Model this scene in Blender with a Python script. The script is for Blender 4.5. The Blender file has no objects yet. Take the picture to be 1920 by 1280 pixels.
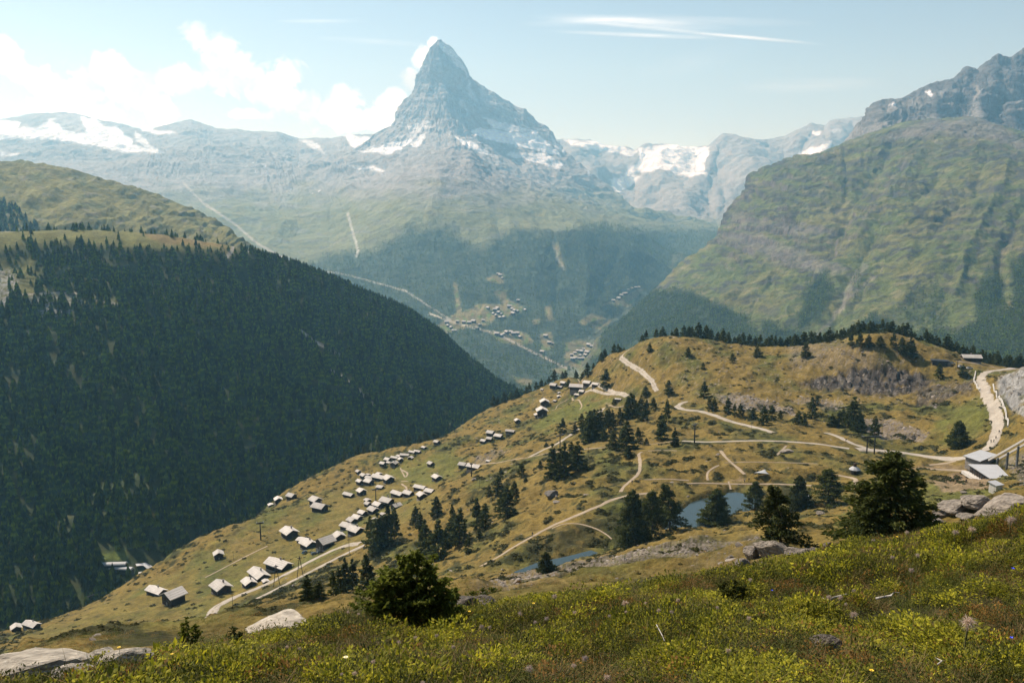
import bpy, math, random
import numpy as np
from mathutils import Vector, Matrix
from mathutils.bvhtree import BVHTree

# ------------------------------------------------------------------ camera, sky, sun, exposure
S = bpy.context.scene
COL = S.collection
R_ = math.radians
FPX, PITCH = 1600.0, R_(9.0)
CP, SP = math.cos(PITCH), math.sin(PITCH)
cam_d = bpy.data.cameras.new('camera'); cam = bpy.data.objects.new('camera', cam_d); COL.objects.link(cam)
cam_d.lens = 30.0; cam_d.sensor_width = 36.0; cam_d.clip_start = 0.05; cam_d.clip_end = 90000
cam.location = (0, 0, 0); cam.rotation_euler = (R_(90) - PITCH, 0, 0)
S.camera = cam
SUN_EL, SUN_AZ = R_(50), R_(-50)          # azimuth measured from +Y (view direction) towards +X
sun_dir = Vector((math.cos(SUN_EL) * math.sin(SUN_AZ), math.cos(SUN_EL) * math.cos(SUN_AZ), math.sin(SUN_EL)))
sd = bpy.data.lights.new('sun', 'SUN'); sd.energy = 5.0; sd.angle = R_(0.5); sd.color = (1.0, 0.93, 0.82)
sun = bpy.data.objects.new('sun', sd); COL.objects.link(sun)
sun.rotation_euler = (-sun_dir).to_track_quat('-Z', 'Y').to_euler()
S.view_settings.view_transform = 'Standard'; S.view_settings.look = 'None'
S.view_settings.exposure = 0.47; S.view_settings.gamma = 1.0
S.cycles.volume_bounces = 1; S.cycles.max_bounces = 6; S.cycles.diffuse_bounces = 3
S.cycles.transparent_max_bounces = 6

class NT:                                   # small helper to write node graphs
    def __init__(s, tree): s.t = tree; s.n = tree.nodes; s.l = tree.links
    def node(s, typ, **kw):
        n = s.n.new(typ)
        for k, v in kw.items(): setattr(n, k, v)
        return n
    def put(s, sock, v):
        if v is None: return
        if isinstance(v, bpy.types.NodeSocket): s.l.new(v, sock)
        else: sock.default_value = v
    def math(s, op, a, b=None, c=None, clamp=False):
        n = s.n.new('ShaderNodeMath'); n.operation = op; n.use_clamp = clamp
        s.put(n.inputs[0], a); s.put(n.inputs[1], b)
        if c is not None: s.put(n.inputs[2], c)
        return n.outputs[0]
    def vec(s, op, a, b=None):
        n = s.n.new('ShaderNodeVectorMath'); n.operation = op
        s.put(n.inputs[0], a); s.put(n.inputs[1], b)
        return n.outputs[0]
    def noise(s, vec, scale, detail=5, rough=0.55, dist=0.0, out='Fac'):
        n = s.n.new('ShaderNodeTexNoise'); s.put(n.inputs['Vector'], vec)
        n.inputs['Scale'].default_value = scale; n.inputs['Detail'].default_value = detail
        n.inputs['Roughness'].default_value = rough; n.inputs['Distortion'].default_value = dist
        return n.outputs[out]
    def ramp(s, fac, stops, interp='LINEAR'):
        n = s.n.new('ShaderNodeValToRGB'); n.color_ramp.interpolation = interp
        e = n.color_ramp.elements
        while len(e) < len(stops): e.new(0.5)
        for el, (p, c) in zip(e, stops):
            el.position = p; el.color = (c, c, c, 1) if isinstance(c, (int, float)) else (*c, 1)
        s.put(n.inputs[0], fac); return n.outputs[0]
    def mix(s, fac, a, b, blend='MIX'):
        n = s.n.new('ShaderNodeMix'); n.data_type = 'RGBA'; n.blend_type = blend
        s.put(n.inputs[0], fac)
        for k, v in ((6, a), (7, b)):
            s.put(n.inputs[k], (*v, 1) if isinstance(v, tuple) and len(v) == 3 else v)
        return n.outputs[2]

def ab(px, py):
    """direction of a picture point as slopes x/y and z/y"""
    cx, cy = (px - 960) / FPX, (640 - py) / FPX
    y = CP + cy * SP
    return cx / y, (-SP + cy * CP) / y
def P(px, py, Y):
    a, b = ab(px, py); return np.array((a * Y, Y, b * Y))
def Pz(px, py, z):
    a, b = ab(px, py); return P(px, py, z / b)

# sky: Nishita plus cumulus banks and thin contrails placed by compass direction
W = bpy.data.worlds.new('World'); S.world = W; W.use_nodes = True
w = NT(W.node_tree); w.n.clear()
sky = w.node('ShaderNodeTexSky', sky_type='NISHITA'); sky.sun_disc = False
sky.sun_elevation = SUN_EL; sky.sun_rotation = SUN_AZ; sky.altitude = 2400
sky.air_density = 1.0; sky.dust_density = 2.6; sky.ozone_density = 1.0
tc = w.node('ShaderNodeTexCoord'); sx = w.node('ShaderNodeSeparateXYZ'); w.l.new(tc.outputs['Generated'], sx.inputs[0])
ysafe = w.math('MAXIMUM', sx.outputs[1], 0.05)
A_ = w.math('DIVIDE', sx.outputs[0], ysafe); B_ = w.math('DIVIDE', sx.outputs[2], ysafe)
cmb = w.node('ShaderNodeCombineXYZ'); w.put(cmb.inputs[0], A_); w.put(cmb.inputs[1], B_)
q = cmb.outputs[0]
nz = w.noise(q, 22, 9, 0.66, 0.35)
nz2 = w.noise(q, 9, 3, 0.5)
def blob(px, py, rx, ry, rot=0.0, k=1.0):
    a, b = ab(px, py)
    dx = w.math('SUBTRACT', A_, a); dy = w.math('SUBTRACT', B_, b)
    c, s = math.cos(rot), math.sin(rot)
    u = w.math('ADD', w.math('MULTIPLY', dx, c), w.math('MULTIPLY', dy, s))
    v = w.math('SUBTRACT', w.math('MULTIPLY', dy, c), w.math('MULTIPLY', dx, s))
    u = w.math('DIVIDE', u, rx / FPX); v = w.math('DIVIDE', v, ry / FPX)
    d = w.math('SQRT', w.math('ADD', w.math('MULTIPLY', u, u), w.math('MULTIPLY', v, v)))
    return w.math('MULTIPLY', w.math('SUBTRACT', 1.0, d), k)
blobs = [(15, 112, 62, 34, -.6), (72, 150, 72, 36, -.45), (-40, 85, 70, 36, -.5), (130, 190, 90, 50, 0), (210, 130, 55, 48, .2),
         (250, 165, 70, 55, 0), (165, 215, 90, 35, 0), (300, 205, 40, 45, 0), (330, 150, 70, 40, 0), (372, 62, 36, 34, 0),
         (402, 98, 60, 50, -.6), (430, 135, 75, 55, -.5), (500, 165, 90, 55, -.45), (560, 200, 90, 45, -.3), (540, 140, 45, 38, 0),
         (630, 215, 80, 38, -.1), (655, 185, 40, 32, 0), (700, 225, 60, 30, .1), (735, 185, 45, 25, .2), (770, 150, 26, 38, .2),
         (790, 110, 28, 34, -.4), (812, 82, 18, 16, 0), (760, 205, 35, 38, 0), (470, 215, 60, 18, 0), (820, 92, 22, 20, 0)]
f = None
for b_ in blobs:
    o = blob(*b_)
    f = o if f is None else w.math('MAXIMUM', f, o)
f = w.math('SUBTRACT', w.math('MAXIMUM', f, -1.5), 0.20)
dens = w.math('ADD', f, w.math('MULTIPLY', w.math('SUBTRACT', nz, 0.5), 2.3))
dens = w.math('ADD', dens, w.math('MULTIPLY', w.math('SUBTRACT', nz2, 0.5), 0.6))
cm = w.ramp(dens, [(0.0, 0.0), (0.10, 0.30), (0.28, 0.85), (0.55, 1.0)], 'LINEAR')
shade = w.ramp(w.noise(q, 16, 5, 0.55), [(0.40, (0.56, 0.59, 0.62)), (0.56, (1.0, 0.99, 0.97))])
# contrails: thin stretched noise
ctr = None
def streak(px, py, rx, ry, rot, k):
    global ctr
    o = w.math('MULTIPLY', w.math('MAXIMUM', blob(px, py, rx, ry, rot), 0.0), k)
    ctr = o if ctr is None else w.math('ADD', ctr, o)
streak(1180, 42, 190, 12, -.06, .8); streak(1310, 62, 250, 4.5, -.09, .9); streak(1130, 38, 160, 10, .05, .5)
streak(1200, 66, 180, 5, -.04, .9); streak(600, 40, 90, 5, 0, .4); streak(700, 78, 120, 7, -.06, .35)
streak(1300, 115, 120, 26, .25, .12); streak(1520, 160, 160, 16, .03, .3); streak(1340, 40, 200, 9, -.02, .5); streak(1420, 72, 110, 4, -.08, .7)
mp = w.node('ShaderNodeMapping'); mp.inputs['Scale'].default_value = (4, 40, 1); mp.inputs['Rotation'].default_value = (0, 0, .07); w.l.new(q, mp.inputs[0])
cn = w.ramp(w.noise(mp.outputs[0], 3, 6, .6), [(0.3, 0.25), (0.65, 1.0)])
cirr = w.math('MULTIPLY', ctr, cn, clamp=True)
CLOUD = 10.8
cc = w.node('ShaderNodeVectorMath', operation='SCALE'); w.l.new(shade, cc.inputs[0]); cc.inputs[3].default_value = CLOUD
front = w.math('GREATER_THAN', sx.outputs[1], 0.1)
skc = w.mix(1.0, sky.outputs[0], (1.14, 1.0, 0.86), 'MULTIPLY')
m1 = w.mix(w.math('MULTIPLY', cm, front), skc, cc.outputs[0])
m1 = w.mix(w.math('MULTIPLY', w.math('MULTIPLY', cirr, 0.55), front), m1, (11.0, 11.2, 11.5))
bg = w.node('ShaderNodeBackground'); w.l.new(m1, bg.inputs[0]); bg.inputs[1].default_value = 0.105
ow = w.node('ShaderNodeOutputWorld'); w.l.new(bg.outputs[0], ow.inputs[0])

# ------------------------------------------------------------------ helpers
rng = np.random.default_rng(7); random.seed(7)
def tag(o, label=None, cat=None, group=None, kind=None):
    if label: o['label'] = label
    if cat: o['category'] = cat
    if group: o['group'] = group
    if kind: o['kind'] = kind
    return o
def link(name, me, mat=None, parent=None, loc=None):
    if mat is not None and len(me.materials) == 0: me.materials.append(mat)
    o = bpy.data.objects.new(name, me); COL.objects.link(o)
    if parent is not None: o.parent = parent
    if loc is not None: o.location = loc
    return o
def empty(name, loc=(0, 0, 0), rz=0.0):
    o = bpy.data.objects.new(name, None); COL.objects.link(o); o.location = loc; o.rotation_euler = (0, 0, rz); o.empty_display_size = .5
    return o
def np_mesh(name, V, F, col=None, smooth=False):
    """V (n,3), F (m,k) with constant k; col (n,3) albedo per vertex"""
    me = bpy.data.meshes.new(name); V = np.asarray(V, np.float32); F = np.asarray(F, np.int32)
    k = F.shape[1]
    me.vertices.add(len(V)); me.vertices.foreach_set('co', V.ravel())
    me.loops.add(F.size); me.loops.foreach_set('vertex_index', F.ravel())
    me.polygons.add(len(F)); me.polygons.foreach_set('loop_start', np.arange(0, F.size, k, dtype=np.int32))
    me.polygons.foreach_set('use_smooth', np.full(len(F), smooth, bool))
    me.update(calc_edges=True)
    if col is not None:
        a = me.color_attributes.new('Col', 'FLOAT_COLOR', 'POINT')
        c = np.ones((len(V), 4), np.float32); c[:, :3] = col; a.data.foreach_set('color', c.ravel())
    return me
def grid_faces(nv, nu):
    i = np.arange(nv - 1)[:, None] * nu + np.arange(nu - 1)[None, :]
    return np.stack([i, i + 1, i + nu + 1, i + nu], -1).reshape(-1, 4)
def _hash(ix, iy, iz, seed):
    h = (ix.astype(np.uint32) * np.uint32(374761393) + iy.astype(np.uint32) * np.uint32(668265263)
         + iz.astype(np.uint32) * np.uint32(2147483647) + np.uint32(seed * 1274126177 % 4294967295))
    h = (h ^ (h >> np.uint32(13))) * np.uint32(1274126177); h ^= h >> np.uint32(16)
    h = h * np.uint32(2246822519); h ^= h >> np.uint32(15)
    return (h & np.uint32(0xffffff)).astype(np.float64) / 8388607.5 - 1.0
def vnoise(x, y, z=None, seed=1):
    """gradient noise, about -1..1"""
    if z is None: z = np.full_like(x, 0.37)
    x, y, z = np.broadcast_arrays(x, y, z); flat = float(z.flat[0]) == float(z.flat[-1]) and float(np.ptp(z)) == 0
    ix, iy, iz = (np.floor(t).astype(np.int64) for t in (x, y, z))
    fx, fy, fz = x - ix, y - iy, z - iz
    ix, iy, iz = ((t & 0xffffffff) for t in (ix, iy, iz))
    u, v, w_ = (t * t * t * (t * (t * 6 - 15) + 10) for t in (fx, fy, fz))
    def g(dx, dy, dz):
        h = _hash(ix + dx, iy + dy, iz + dz, seed); th = h * 3.14159265
        if flat: return np.cos(th) * (fx - dx) + np.sin(th) * (fy - dy)
        zc = _hash(ix + dx, iy + dy, iz + dz, seed + 101); rr_ = np.sqrt(np.maximum(1 - zc * zc, 0))
        return rr_ * np.cos(th) * (fx - dx) + rr_ * np.sin(th) * (fy - dy) + zc * (fz - dz)
    def L(a, b, t): return a + (b - a) * t
    r0 = L(L(g(0, 0, 0), g(1, 0, 0), u), L(g(0, 1, 0), g(1, 1, 0), u), v)
    if flat: return r0 * 1.5
    r1 = L(L(g(0, 0, 1), g(1, 0, 1), u), L(g(0, 1, 1), g(1, 1, 1), u), v)
    return L(r0, r1, w_) * 1.6
def fbm(x, y, z=None, oct=5, seed=1, gain=0.5, ridged=False):
    s = 0.0; a = 1.0; tot = 0.0; f_ = 1.0
    for o in range(oct):
        n = vnoise(x * f_ + 17.3 * o, y * f_ - 9.1 * o, None if z is None else z * f_ + 3.7 * o, seed + o)
        if ridged: n = 1 - 2.6 * np.abs(n)
        s = s + a * n; tot += a; a *= gain; f_ *= 2.03
    return s / tot
def smooth(a, b, x):
    t = np.clip((x - a) / (b - a), 0, 1); return t * t * (3 - 2 * t)
def to_px(V):
    V = np.asarray(V); f_ = V[..., 1] * CP - V[..., 2] * SP; u = V[..., 1] * SP + V[..., 2] * CP
    return 960 + FPX * V[..., 0] / f_, 640 - FPX * u / f_
def poly_mask(px, py, pts, soft=6.0):
    """soft inside test against a polygon outline, in picture pixels"""
    pts = np.asarray(pts, float); n = len(pts); inside = np.zeros(px.shape, bool); dist = np.full(px.shape, 1e9)
    x0, y0 = pts.min(0) - 4 * soft; x1, y1 = pts.max(0) + 4 * soft
    sel = (px > x0) & (px < x1) & (py > y0) & (py < y1)
    X, Y = px[sel], py[sel]; ins = np.zeros(X.shape, bool); d = np.full(X.shape, 1e9)
    for i in range(n):
        (ax, ay), (bx, by) = pts[i], pts[(i + 1) % n]
        if ay != by: ins ^= ((ay > Y) != (by > Y)) & (X < (bx - ax) * (Y - ay) / (by - ay) + ax)
        ex, ey = bx - ax, by - ay; t = np.clip(((X - ax) * ex + (Y - ay) * ey) / (ex * ex + ey * ey + 1e-9), 0, 1)
        d = np.minimum(d, np.hypot(X - ax - t * ex, Y - ay - t * ey))
    out = np.zeros(px.shape); out[sel] = smooth(-soft, soft, np.where(ins, d, -d)); return out
def line_mask(px, py, pts, wid, soft=1.5):
    pts = np.asarray(pts, float); out = np.zeros(px.shape)
    x0, y0 = pts.min(0) - wid - 3 * soft; x1, y1 = pts.max(0) + wid + 3 * soft
    sel = (px > x0) & (px < x1) & (py > y0) & (py < y1); X, Y = px[sel], py[sel]; d = np.full(X.shape, 1e9)
    for (ax, ay), (bx, by) in zip(pts[:-1], pts[1:]):
        ex, ey = bx - ax, by - ay; t = np.clip(((X - ax) * ex + (Y - ay) * ey) / (ex * ex + ey * ey + 1e-9), 0, 1)
        d = np.minimum(d, np.hypot(X - ax - t * ex, Y - ay - t * ey))
    out[sel] = 1 - smooth(wid - soft, wid + soft, d); return out
def mixc(c, m, col):
    return c + (np.asarray(col) - c) * m[..., None]
def interp_rows(A, n, axis, cr=0.6):
    """sample control array A at n places along axis; cr 0 = straight, 1 = Catmull-Rom"""
    A = np.moveaxis(np.asarray(A, float), axis, 0); m = A.shape[0]
    t = np.linspace(0, m - 1, n); i = np.minimum(t.astype(int), m - 2); f_ = (t - i).reshape(-1, *([1] * (A.ndim - 1)))
    p0, p1, p2, p3 = A[np.maximum(i - 1, 0)], A[i], A[i + 1], A[np.minimum(i + 2, m - 1)]
    lin = p1 + (p2 - p1) * f_
    cat = 0.5 * (2 * p1 + (p2 - p0) * f_ + (2 * p0 - 5 * p1 + 4 * p2 - p3) * f_ ** 2 + (3 * p1 - 3 * p2 + p3 - p0) * f_ ** 3)
    return np.moveaxis(lin + (cat - lin) * cr, 0, axis)
def loft(rows, nv, nu, cr=0.6):
    """control rows of (px, py, distance) -> world grid (nv, nu, 3)"""
    A = np.array(rows, float); A[..., 2] = np.log(A[..., 2])
    G = interp_rows(interp_rows(A, nu, 1, cr), nv, 0, cr)
    px, py, Y = G[..., 0], G[..., 1], np.exp(G[..., 2])
    cx, cy = (px - 960) / FPX, (640 - py) / FPX; yy = CP + cy * SP
    return np.stack([cx / yy * Y, Y, (-SP + cy * CP) / yy * Y], -1)
def normals(G):
    du = np.gradient(G, axis=1); dv = np.gradient(G, axis=0); n = np.cross(du, dv)
    return n / (np.linalg.norm(n, axis=-1, keepdims=True) + 1e-9)

# ------------------------------------------------------------------ materials
def ground_material(name, scales=(0.02, 0.3), amt=0.35, bump=0.4, bdist=1.0, bscale=0.05, rough=0.95):
    m = bpy.data.materials.new(name); m.use_nodes = True; t = NT(m.node_tree)
    b = t.n['Principled BSDF']; b.inputs['Roughness'].default_value = rough; b.inputs['Specular IOR Level'].default_value = 0.15
    c = t.node('ShaderNodeVertexColor', layer_name='Col').outputs[0]
    g = t.node('ShaderNodeNewGeometry').outputs['Position']
    for s in scales:
        n = t.noise(g, s, 6, 0.65)
        c = t.mix(1.0, c, t.ramp(n, [(0.3, 1 - amt), (0.7, 1 + amt)]), 'MULTIPLY')
    t.l.new(c, b.inputs['Base Color'])
    bp = t.node('ShaderNodeBump'); bp.inputs['Strength'].default_value = bump; bp.inputs['Distance'].default_value = bdist
    t.l.new(t.noise(g, bscale, 8, 0.65), bp.inputs['Height']); t.l.new(bp.outputs[0], b.inputs['Normal'])
    return m
def flat_material(name, col, rough=0.8, var=0.25, scale=3.0, metal=0.0, spec=0.3, per_object=0.0, translucent=0.0, bump=0.0, coord='Object'):
    m = bpy.data.materials.new(name); m.use_nodes = True; t = NT(m.node_tree)
    b = t.n['Principled BSDF']; b.inputs['Roughness'].default_value = rough; b.inputs['Metallic'].default_value = metal
    b.inputs['Specular IOR Level'].default_value = spec
    tcn = t.node('ShaderNodeTexCoord').outputs[coord]
    n = t.noise(tcn, scale, 5, 0.6)
    c = t.mix(1.0, (*col, 1), t.ramp(n, [(0.3, 1 - var), (0.7, 1 + var)]), 'MULTIPLY')
    if per_object:
        oi = t.node('ShaderNodeObjectInfo').outputs['Random']
        c = t.mix(1.0, c, t.ramp(oi, [(0.0, 1 - per_object), (1.0, 1 + per_object)]), 'MULTIPLY')
    t.l.new(c, b.inputs['Base Color'])
    if bump:
        bp = t.node('ShaderNodeBump'); bp.inputs['Strength'].default_value = bump; bp.inputs['Distance'].default_value = 0.05
        t.l.new(n, bp.inputs['Height']); t.l.new(bp.outputs[0], b.inputs['Normal'])
    if translucent:
        tr = t.node('ShaderNodeBsdfTranslucent'); t.l.new(c, tr.inputs[0])
        ms = t.node('ShaderNodeMixShader'); ms.inputs[0].default_value = translucent
        t.l.new(b.outputs[0], ms.inputs[1]); t.l.new(tr.outputs[0], ms.inputs[2])
        t.l.new(ms.outputs[0], t.n['Material Output'].inputs[0])
    return m
# ------------------------------------------------------------------ far terrain
ROCK = (0.26, 0.26, 0.26); ROCKD = (0.10, 0.10, 0.105); GRASS = (0.15, 0.165, 0.075); GRASSY = (0.21, 0.19, 0.09)  # ROCK is paled: some of the distance haze is put into its colour
SNOW = (0.82, 0.84, 0.87); FOREST = (0.042, 0.066, 0.044); SCREE = (0.26, 0.25, 0.23); MEADOW = (0.12, 0.17, 0.045)  # FOREST lightened likewise, haze painted into the far woods
mat_far = ground_material('far_mountain_ground', (0.006, 0.03, 0.12), 0.24, 0.8, 45, 0.010)
mat_mid = ground_material('mid_mountain_ground', (0.012, 0.05, 0.25), 0.34, 1.0, 18, 0.03)
SURF = {}
def creases(px, py, L):
    out = np.zeros(px.shape)
    for pts, wd, k in L: out = out + k * line_mask(px, py, pts, wd * .5, wd)
    return out
def sheet(name, G, col, mat, smooth_=True, kind='structure', label=None, cat=None):
    nv, nu = G.shape[:2]
    me = np_mesh(name, G.reshape(-1, 3), grid_faces(nv, nu), col.reshape(-1, 3), smooth_)
    o = link(name, me, mat); tag(o, label, cat, kind=kind); SURF[name] = (G, None)
    return o

def uvgrid(nv, nu): return np.meshgrid(np.linspace(0, 1, nu), np.linspace(0, 1, nv))

# --- Zmutt side range far behind on the right
xs = [1000, 1050, 1085, 1120, 1160, 1190, 1210, 1240, 1280, 1305, 1330, 1345, 1357, 1400, 1440, 1470, 1500, 1522, 1548, 1556, 1600, 1640, 1700]
ys = [268, 264, 262, 270, 278, 281, 268, 271, 277, 276, 276, 262, 252, 262, 262, 258, 245, 231, 238, 226, 221, 225, 230]
top = [(x, y, 14500) for x, y in zip(xs, ys)]
rows = [[(x, 470, 9000) for x in xs], [(x, 425, 9800) for x in xs],
        [(x, 385 - 10 * math.sin(i), 11200 + 300 * math.sin(i * 2.1)) for i, x in enumerate(xs)],
        [(x, y + 62 + 14 * math.sin(i * 1.7), 12600 + 500 * math.sin(i * 1.3)) for i, (x, y) in enumerate(zip(xs, ys))],
        [(x, y + 25, 13700 + 300 * math.sin(i * 2.3)) for i, (x, y) in enumerate(zip(xs, ys))], top,
        [(x, y + 30, 15500) for x, y in zip(xs, ys)]]
G = loft(rows, 240, 420, 0.3); N = normals(G)
d = fbm(G[..., 0] / 900, G[..., 1] / 900, G[..., 2] / 900, 6, 3, ridged=True)
u, v = uvgrid(*G.shape[:2])
G = G + N * (d * 120 * (1 - 0.6 * smooth(.74, .85, v)))[..., None] + np.array([0, 0, 1]) * (fbm(G[..., 0] / 160, G[..., 1] / 160, None, 4, 9) * 22)[..., None]
px, py = to_px(G); N = normals(G)
wx = px + 9 * fbm(px / 25, py / 25, None, 4, 21); wy = py + 7 * fbm(px / 25, py / 25, None, 4, 22)
c = np.zeros(G.shape) + np.array(ROCK)
c = mixc(c, smooth(395, 425, wy) * .6, GRASS)
sn = np.zeros(px.shape)
for pg in ([(1060, 262), (1130, 268), (1195, 282), (1180, 292), (1120, 282), (1070, 270)], [(1196, 280), (1260, 268), (1330, 276), (1322, 300), (1325, 330), (1280, 330), (1240, 315), (1200, 322), (1150, 342), (1180, 318), (1200, 300)],
           [(1140, 335), (1200, 330), (1190, 345), (1160, 362)], [(1502, 285), (1560, 264), (1558, 276), (1520, 292), (1495, 297)], [(1520, 246), (1540, 245), (1538, 251), (1522, 251)], [(1560, 244), (1580, 244), (1576, 248), (1560, 248)]):
    sn = np.maximum(sn, poly_mask(wx, wy, pg, 2.5))
c = mixc(c, sn, SNOW); c = mixc(c, (1 - sn) * .5 * smooth(.1, .3, fbm(px / 40, py / 14, None, 4, 31)) * (wy > 330), SCREE)
sheet('distant_range', G, c, mat_far)

# --- left range, glacier plateau, valley slopes and Schwarzsee shoulder in one sheet
X = [-140, 0, 60, 120, 200, 275, 310, 360, 400, 470, 520, 560, 620, 655, 700, 760, 820, 880, 950, 1020, 1100, 1180, 1260, 1340, 1420]
def row(ys, Ys, X=X):
    xi = [p[0] for p in ys]; yi = [p[1] for p in ys]; xj = [p[0] for p in Ys]; yj = [p[1] for p in Ys]
    return [(x, float(np.interp(x, xi, yi)), float(np.interp(x, xj, yj))) for x in X]
rows = [
 row([(-140, 620), (300, 620), (450, 640), (700, 720), (900, 800), (1000, 830), (1100, 820), (1200, 790), (1420, 740)], [(0, 2700), (700, 2600), (1000, 2500), (1420, 3400)]),
 row([(-140, 560), (300, 560), (450, 580), (600, 640), (700, 680), (800, 700), (900, 730), (1000, 745), (1100, 720), (1200, 690), (1420, 640)], [(0, 3300), (700, 3200), (1000, 3100), (1100, 3500), (1420, 4800)]),
 row([(-140, 510), (300, 520), (450, 540), (600, 575), (700, 600), (800, 620), (900, 640), (1000, 665), (1080, 670), (1140, 620), (1240, 560), (1340, 500), (1420, 480)], [(0, 4200), (700, 4300), (1000, 3900), (1100, 4200), (1240, 5400), (1420, 7600)]),
 row([(-140, 450), (300, 460), (450, 490), (560, 515), (660, 520), (760, 530), (850, 530), (950, 545), (1050, 560), (1150, 540), (1250, 495), (1340, 462), (1420, 450)], [(0, 5000), (700, 4900), (1000, 4700), (1150, 5000), (1250, 6400), (1420, 8600)]),
 row([(-140, 400), (150, 402), (300, 420), (450, 440), (600, 470), (680, 450), (740, 420), (800, 415), (880, 425), (950, 430), (1050, 430), (1150, 440), (1250, 445), (1340, 440), (1420, 440)], [(0, 6000), (600, 5800), (750, 5500), (1000, 5500), (1150, 6000), (1250, 7600), (1420, 9300)]),
 row([(-140, 350), (0, 345), (150, 345), (300, 355), (450, 375), (600, 400), (670, 380), (730, 350), (800, 332), (860, 345), (950, 375), (1050, 395), (1150, 412), (1250, 428), (1420, 430)], [(0, 7300), (600, 7000), (750, 6600), (860, 6300), (1000, 6700), (1150, 7600), (1420, 9900)]),
 row([(-140, 300), (0, 300), (150, 302), (300, 305), (450, 320), (560, 325), (660, 325), (720, 322), (780, 305), (855, 288), (900, 310), (960, 345), (1050, 372), (1150, 398), (1250, 425), (1420, 430)], [(0, 9300), (560, 9000), (700, 8600), (855, 7400), (960, 7600), (1150, 8600), (1420, 10300)]),
 row([(-140, 280), (0, 268), (150, 272), (300, 285), (360, 275), (470, 292), (560, 312), (700, 300), (780, 285), (855, 292), (950, 340), (1050, 365), (1180, 402), (1420, 435)], [(0, 10800), (560, 10200), (700, 9300), (855, 8500), (1150, 9300), (1420, 10800)]),
 [(x, y, 13000) for x, y in zip(X, [230, 226, 216, 211, 230, 246, 238, 228, 243, 249, 248, 262, 262, 255, 256, 270, 290, 300, 330, 350, 380, 405, 430, 440, 445])],
 row([(-140, 300), (700, 310), (1420, 470)], [(0, 14500)])]
G = loft(rows, 600, 960, 0.3); N = normals(G); u, v = uvgrid(*G.shape[:2])
upper = smooth(.5, .7, v)
ribs = fbm(u * 42 + 5 * fbm(u * 6, v * 5, None, 4, 4), v * 13 + 3 * fbm(u * 9, v * 9, None, 3, 6), None, 6, 5, 0.55, ridged=True)
d = fbm(G[..., 0] / 900, G[..., 1] / 900, G[..., 2] / 900, 8, 13, 0.56, ridged=True)
sil = 1 - .6 * np.exp(-((v - 8 / 9) / .05) ** 2)
big_ = fbm(G[..., 0] / 1500, G[..., 1] / 1500, None, 5, 14, .5)
px, py = to_px(G); qx_ = px + 10 * fbm(px / 30, py / 30, None, 4, 15); qy_ = py + 8 * fbm(px / 30, py / 30, None, 4, 16)
cr_ = creases(qx_, qy_, [([(560, 300), (620, 350), (655, 400), (670, 470)], 14, -130), ([(900, 330), (930, 400), (940, 470), (960, 540)], 12, -90), ([(840, 300), (820, 370), (790, 440), (740, 520)], 14, 90), ([(1000, 400), (1040, 450), (1050, 520), (1040, 600)], 14, -110), ([(960, 420), (1000, 480), (1010, 560)], 12, 80), ([(1080, 420), (1110, 480), (1100, 560)], 14, 90), ([(1140, 420), (1160, 470), (1130, 540)], 12, -90), ([(860, 430), (880, 500), (900, 560)], 12, -70), ([(690, 330), (730, 322), (720, 350), (650, 370)], 12, -110), ([(200, 300), (260, 340), (330, 380), (420, 440)], 12, -70), ([(100, 300), (180, 350), (260, 400)], 12, 60), ([(560, 400), (520, 440), (480, 480)], 12, 60), ([(430, 330), (500, 370), (560, 440)], 12, -60), ([(855, 290), (900, 315), (960, 350), (1000, 380)], 9, 110), ([(855, 290), (820, 310), (760, 330)], 9, 80)])
G = G + N * ((d * (34 + 60 * upper) + ribs * (5 + 10 * upper) + big_ * 90 + cr_ * .14) * sil)[..., None] + np.array([0, 0, 1]) * (fbm(G[..., 0] / 150, G[..., 1] / 150, None, 4, 19) * (6 + 14 * upper))[..., None]
px, py = to_px(G); N = normals(G); up = np.abs(N[..., 2])
wx = px + 12 * fbm(px / 30, py / 18, None, 5, 23); wy = py + 8 * fbm(px / 30, py / 18, None, 5, 24)
n1 = fbm(px / 60, py / 22, None, 5, 41); n2 = fbm(px / 18, py / 8, None, 4, 43)
c = np.zeros(G.shape) + np.array(ROCK)
gl = smooth(330, 400, wy + 40 * n1)                     # grass line
c = mixc(c, gl * smooth(-.55, .1, n2 + .5) * .9, GRASS)
c = mixc(c, gl * smooth(.1, .5, n1) * .5, GRASSY)
c = mixc(c, (1 - gl) * smooth(.0, .4, n2) * .35, SCREE)
st_ = fbm(wx / 60 - wy / 40, wy / 8, None, 5, 45); c = mixc(c, smooth(.12, .3, st_) * .5, (.14, .15, .15)); c = mixc(c, smooth(.12, .3, -st_) * (1 - gl) * .4, SCREE)
sn = np.zeros(px.shape)
for pg, k in (([(-140, 225), (0, 226), (35, 225), (60, 240), (95, 225), (125, 212), (180, 220), (215, 240), (250, 262), (245, 272), (310, 287), (240, 286), (180, 275), (140, 268), (100, 262), (60, 258), (0, 264), (-140, 262)], 1),
              ([(265, 240), (330, 249), (312, 253), (270, 246)], 1), ([(258, 247), (300, 283), (285, 283), (252, 266)], .7), ([(640, 250), (690, 256), (700, 268), (735, 255), (760, 262), (748, 282), (720, 290), (690, 284), (662, 280), (650, 262)], .9),
              ([(560, 262), (590, 265), (610, 285), (590, 280)], .6), ([(655, 312), (700, 312), (722, 322), (690, 318)], .8), ([(0, 286), (36, 288), (34, 292), (0, 290)], .7)):
    sn = np.maximum(sn, k * poly_mask(wx, wy, pg, 2.5))
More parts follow.
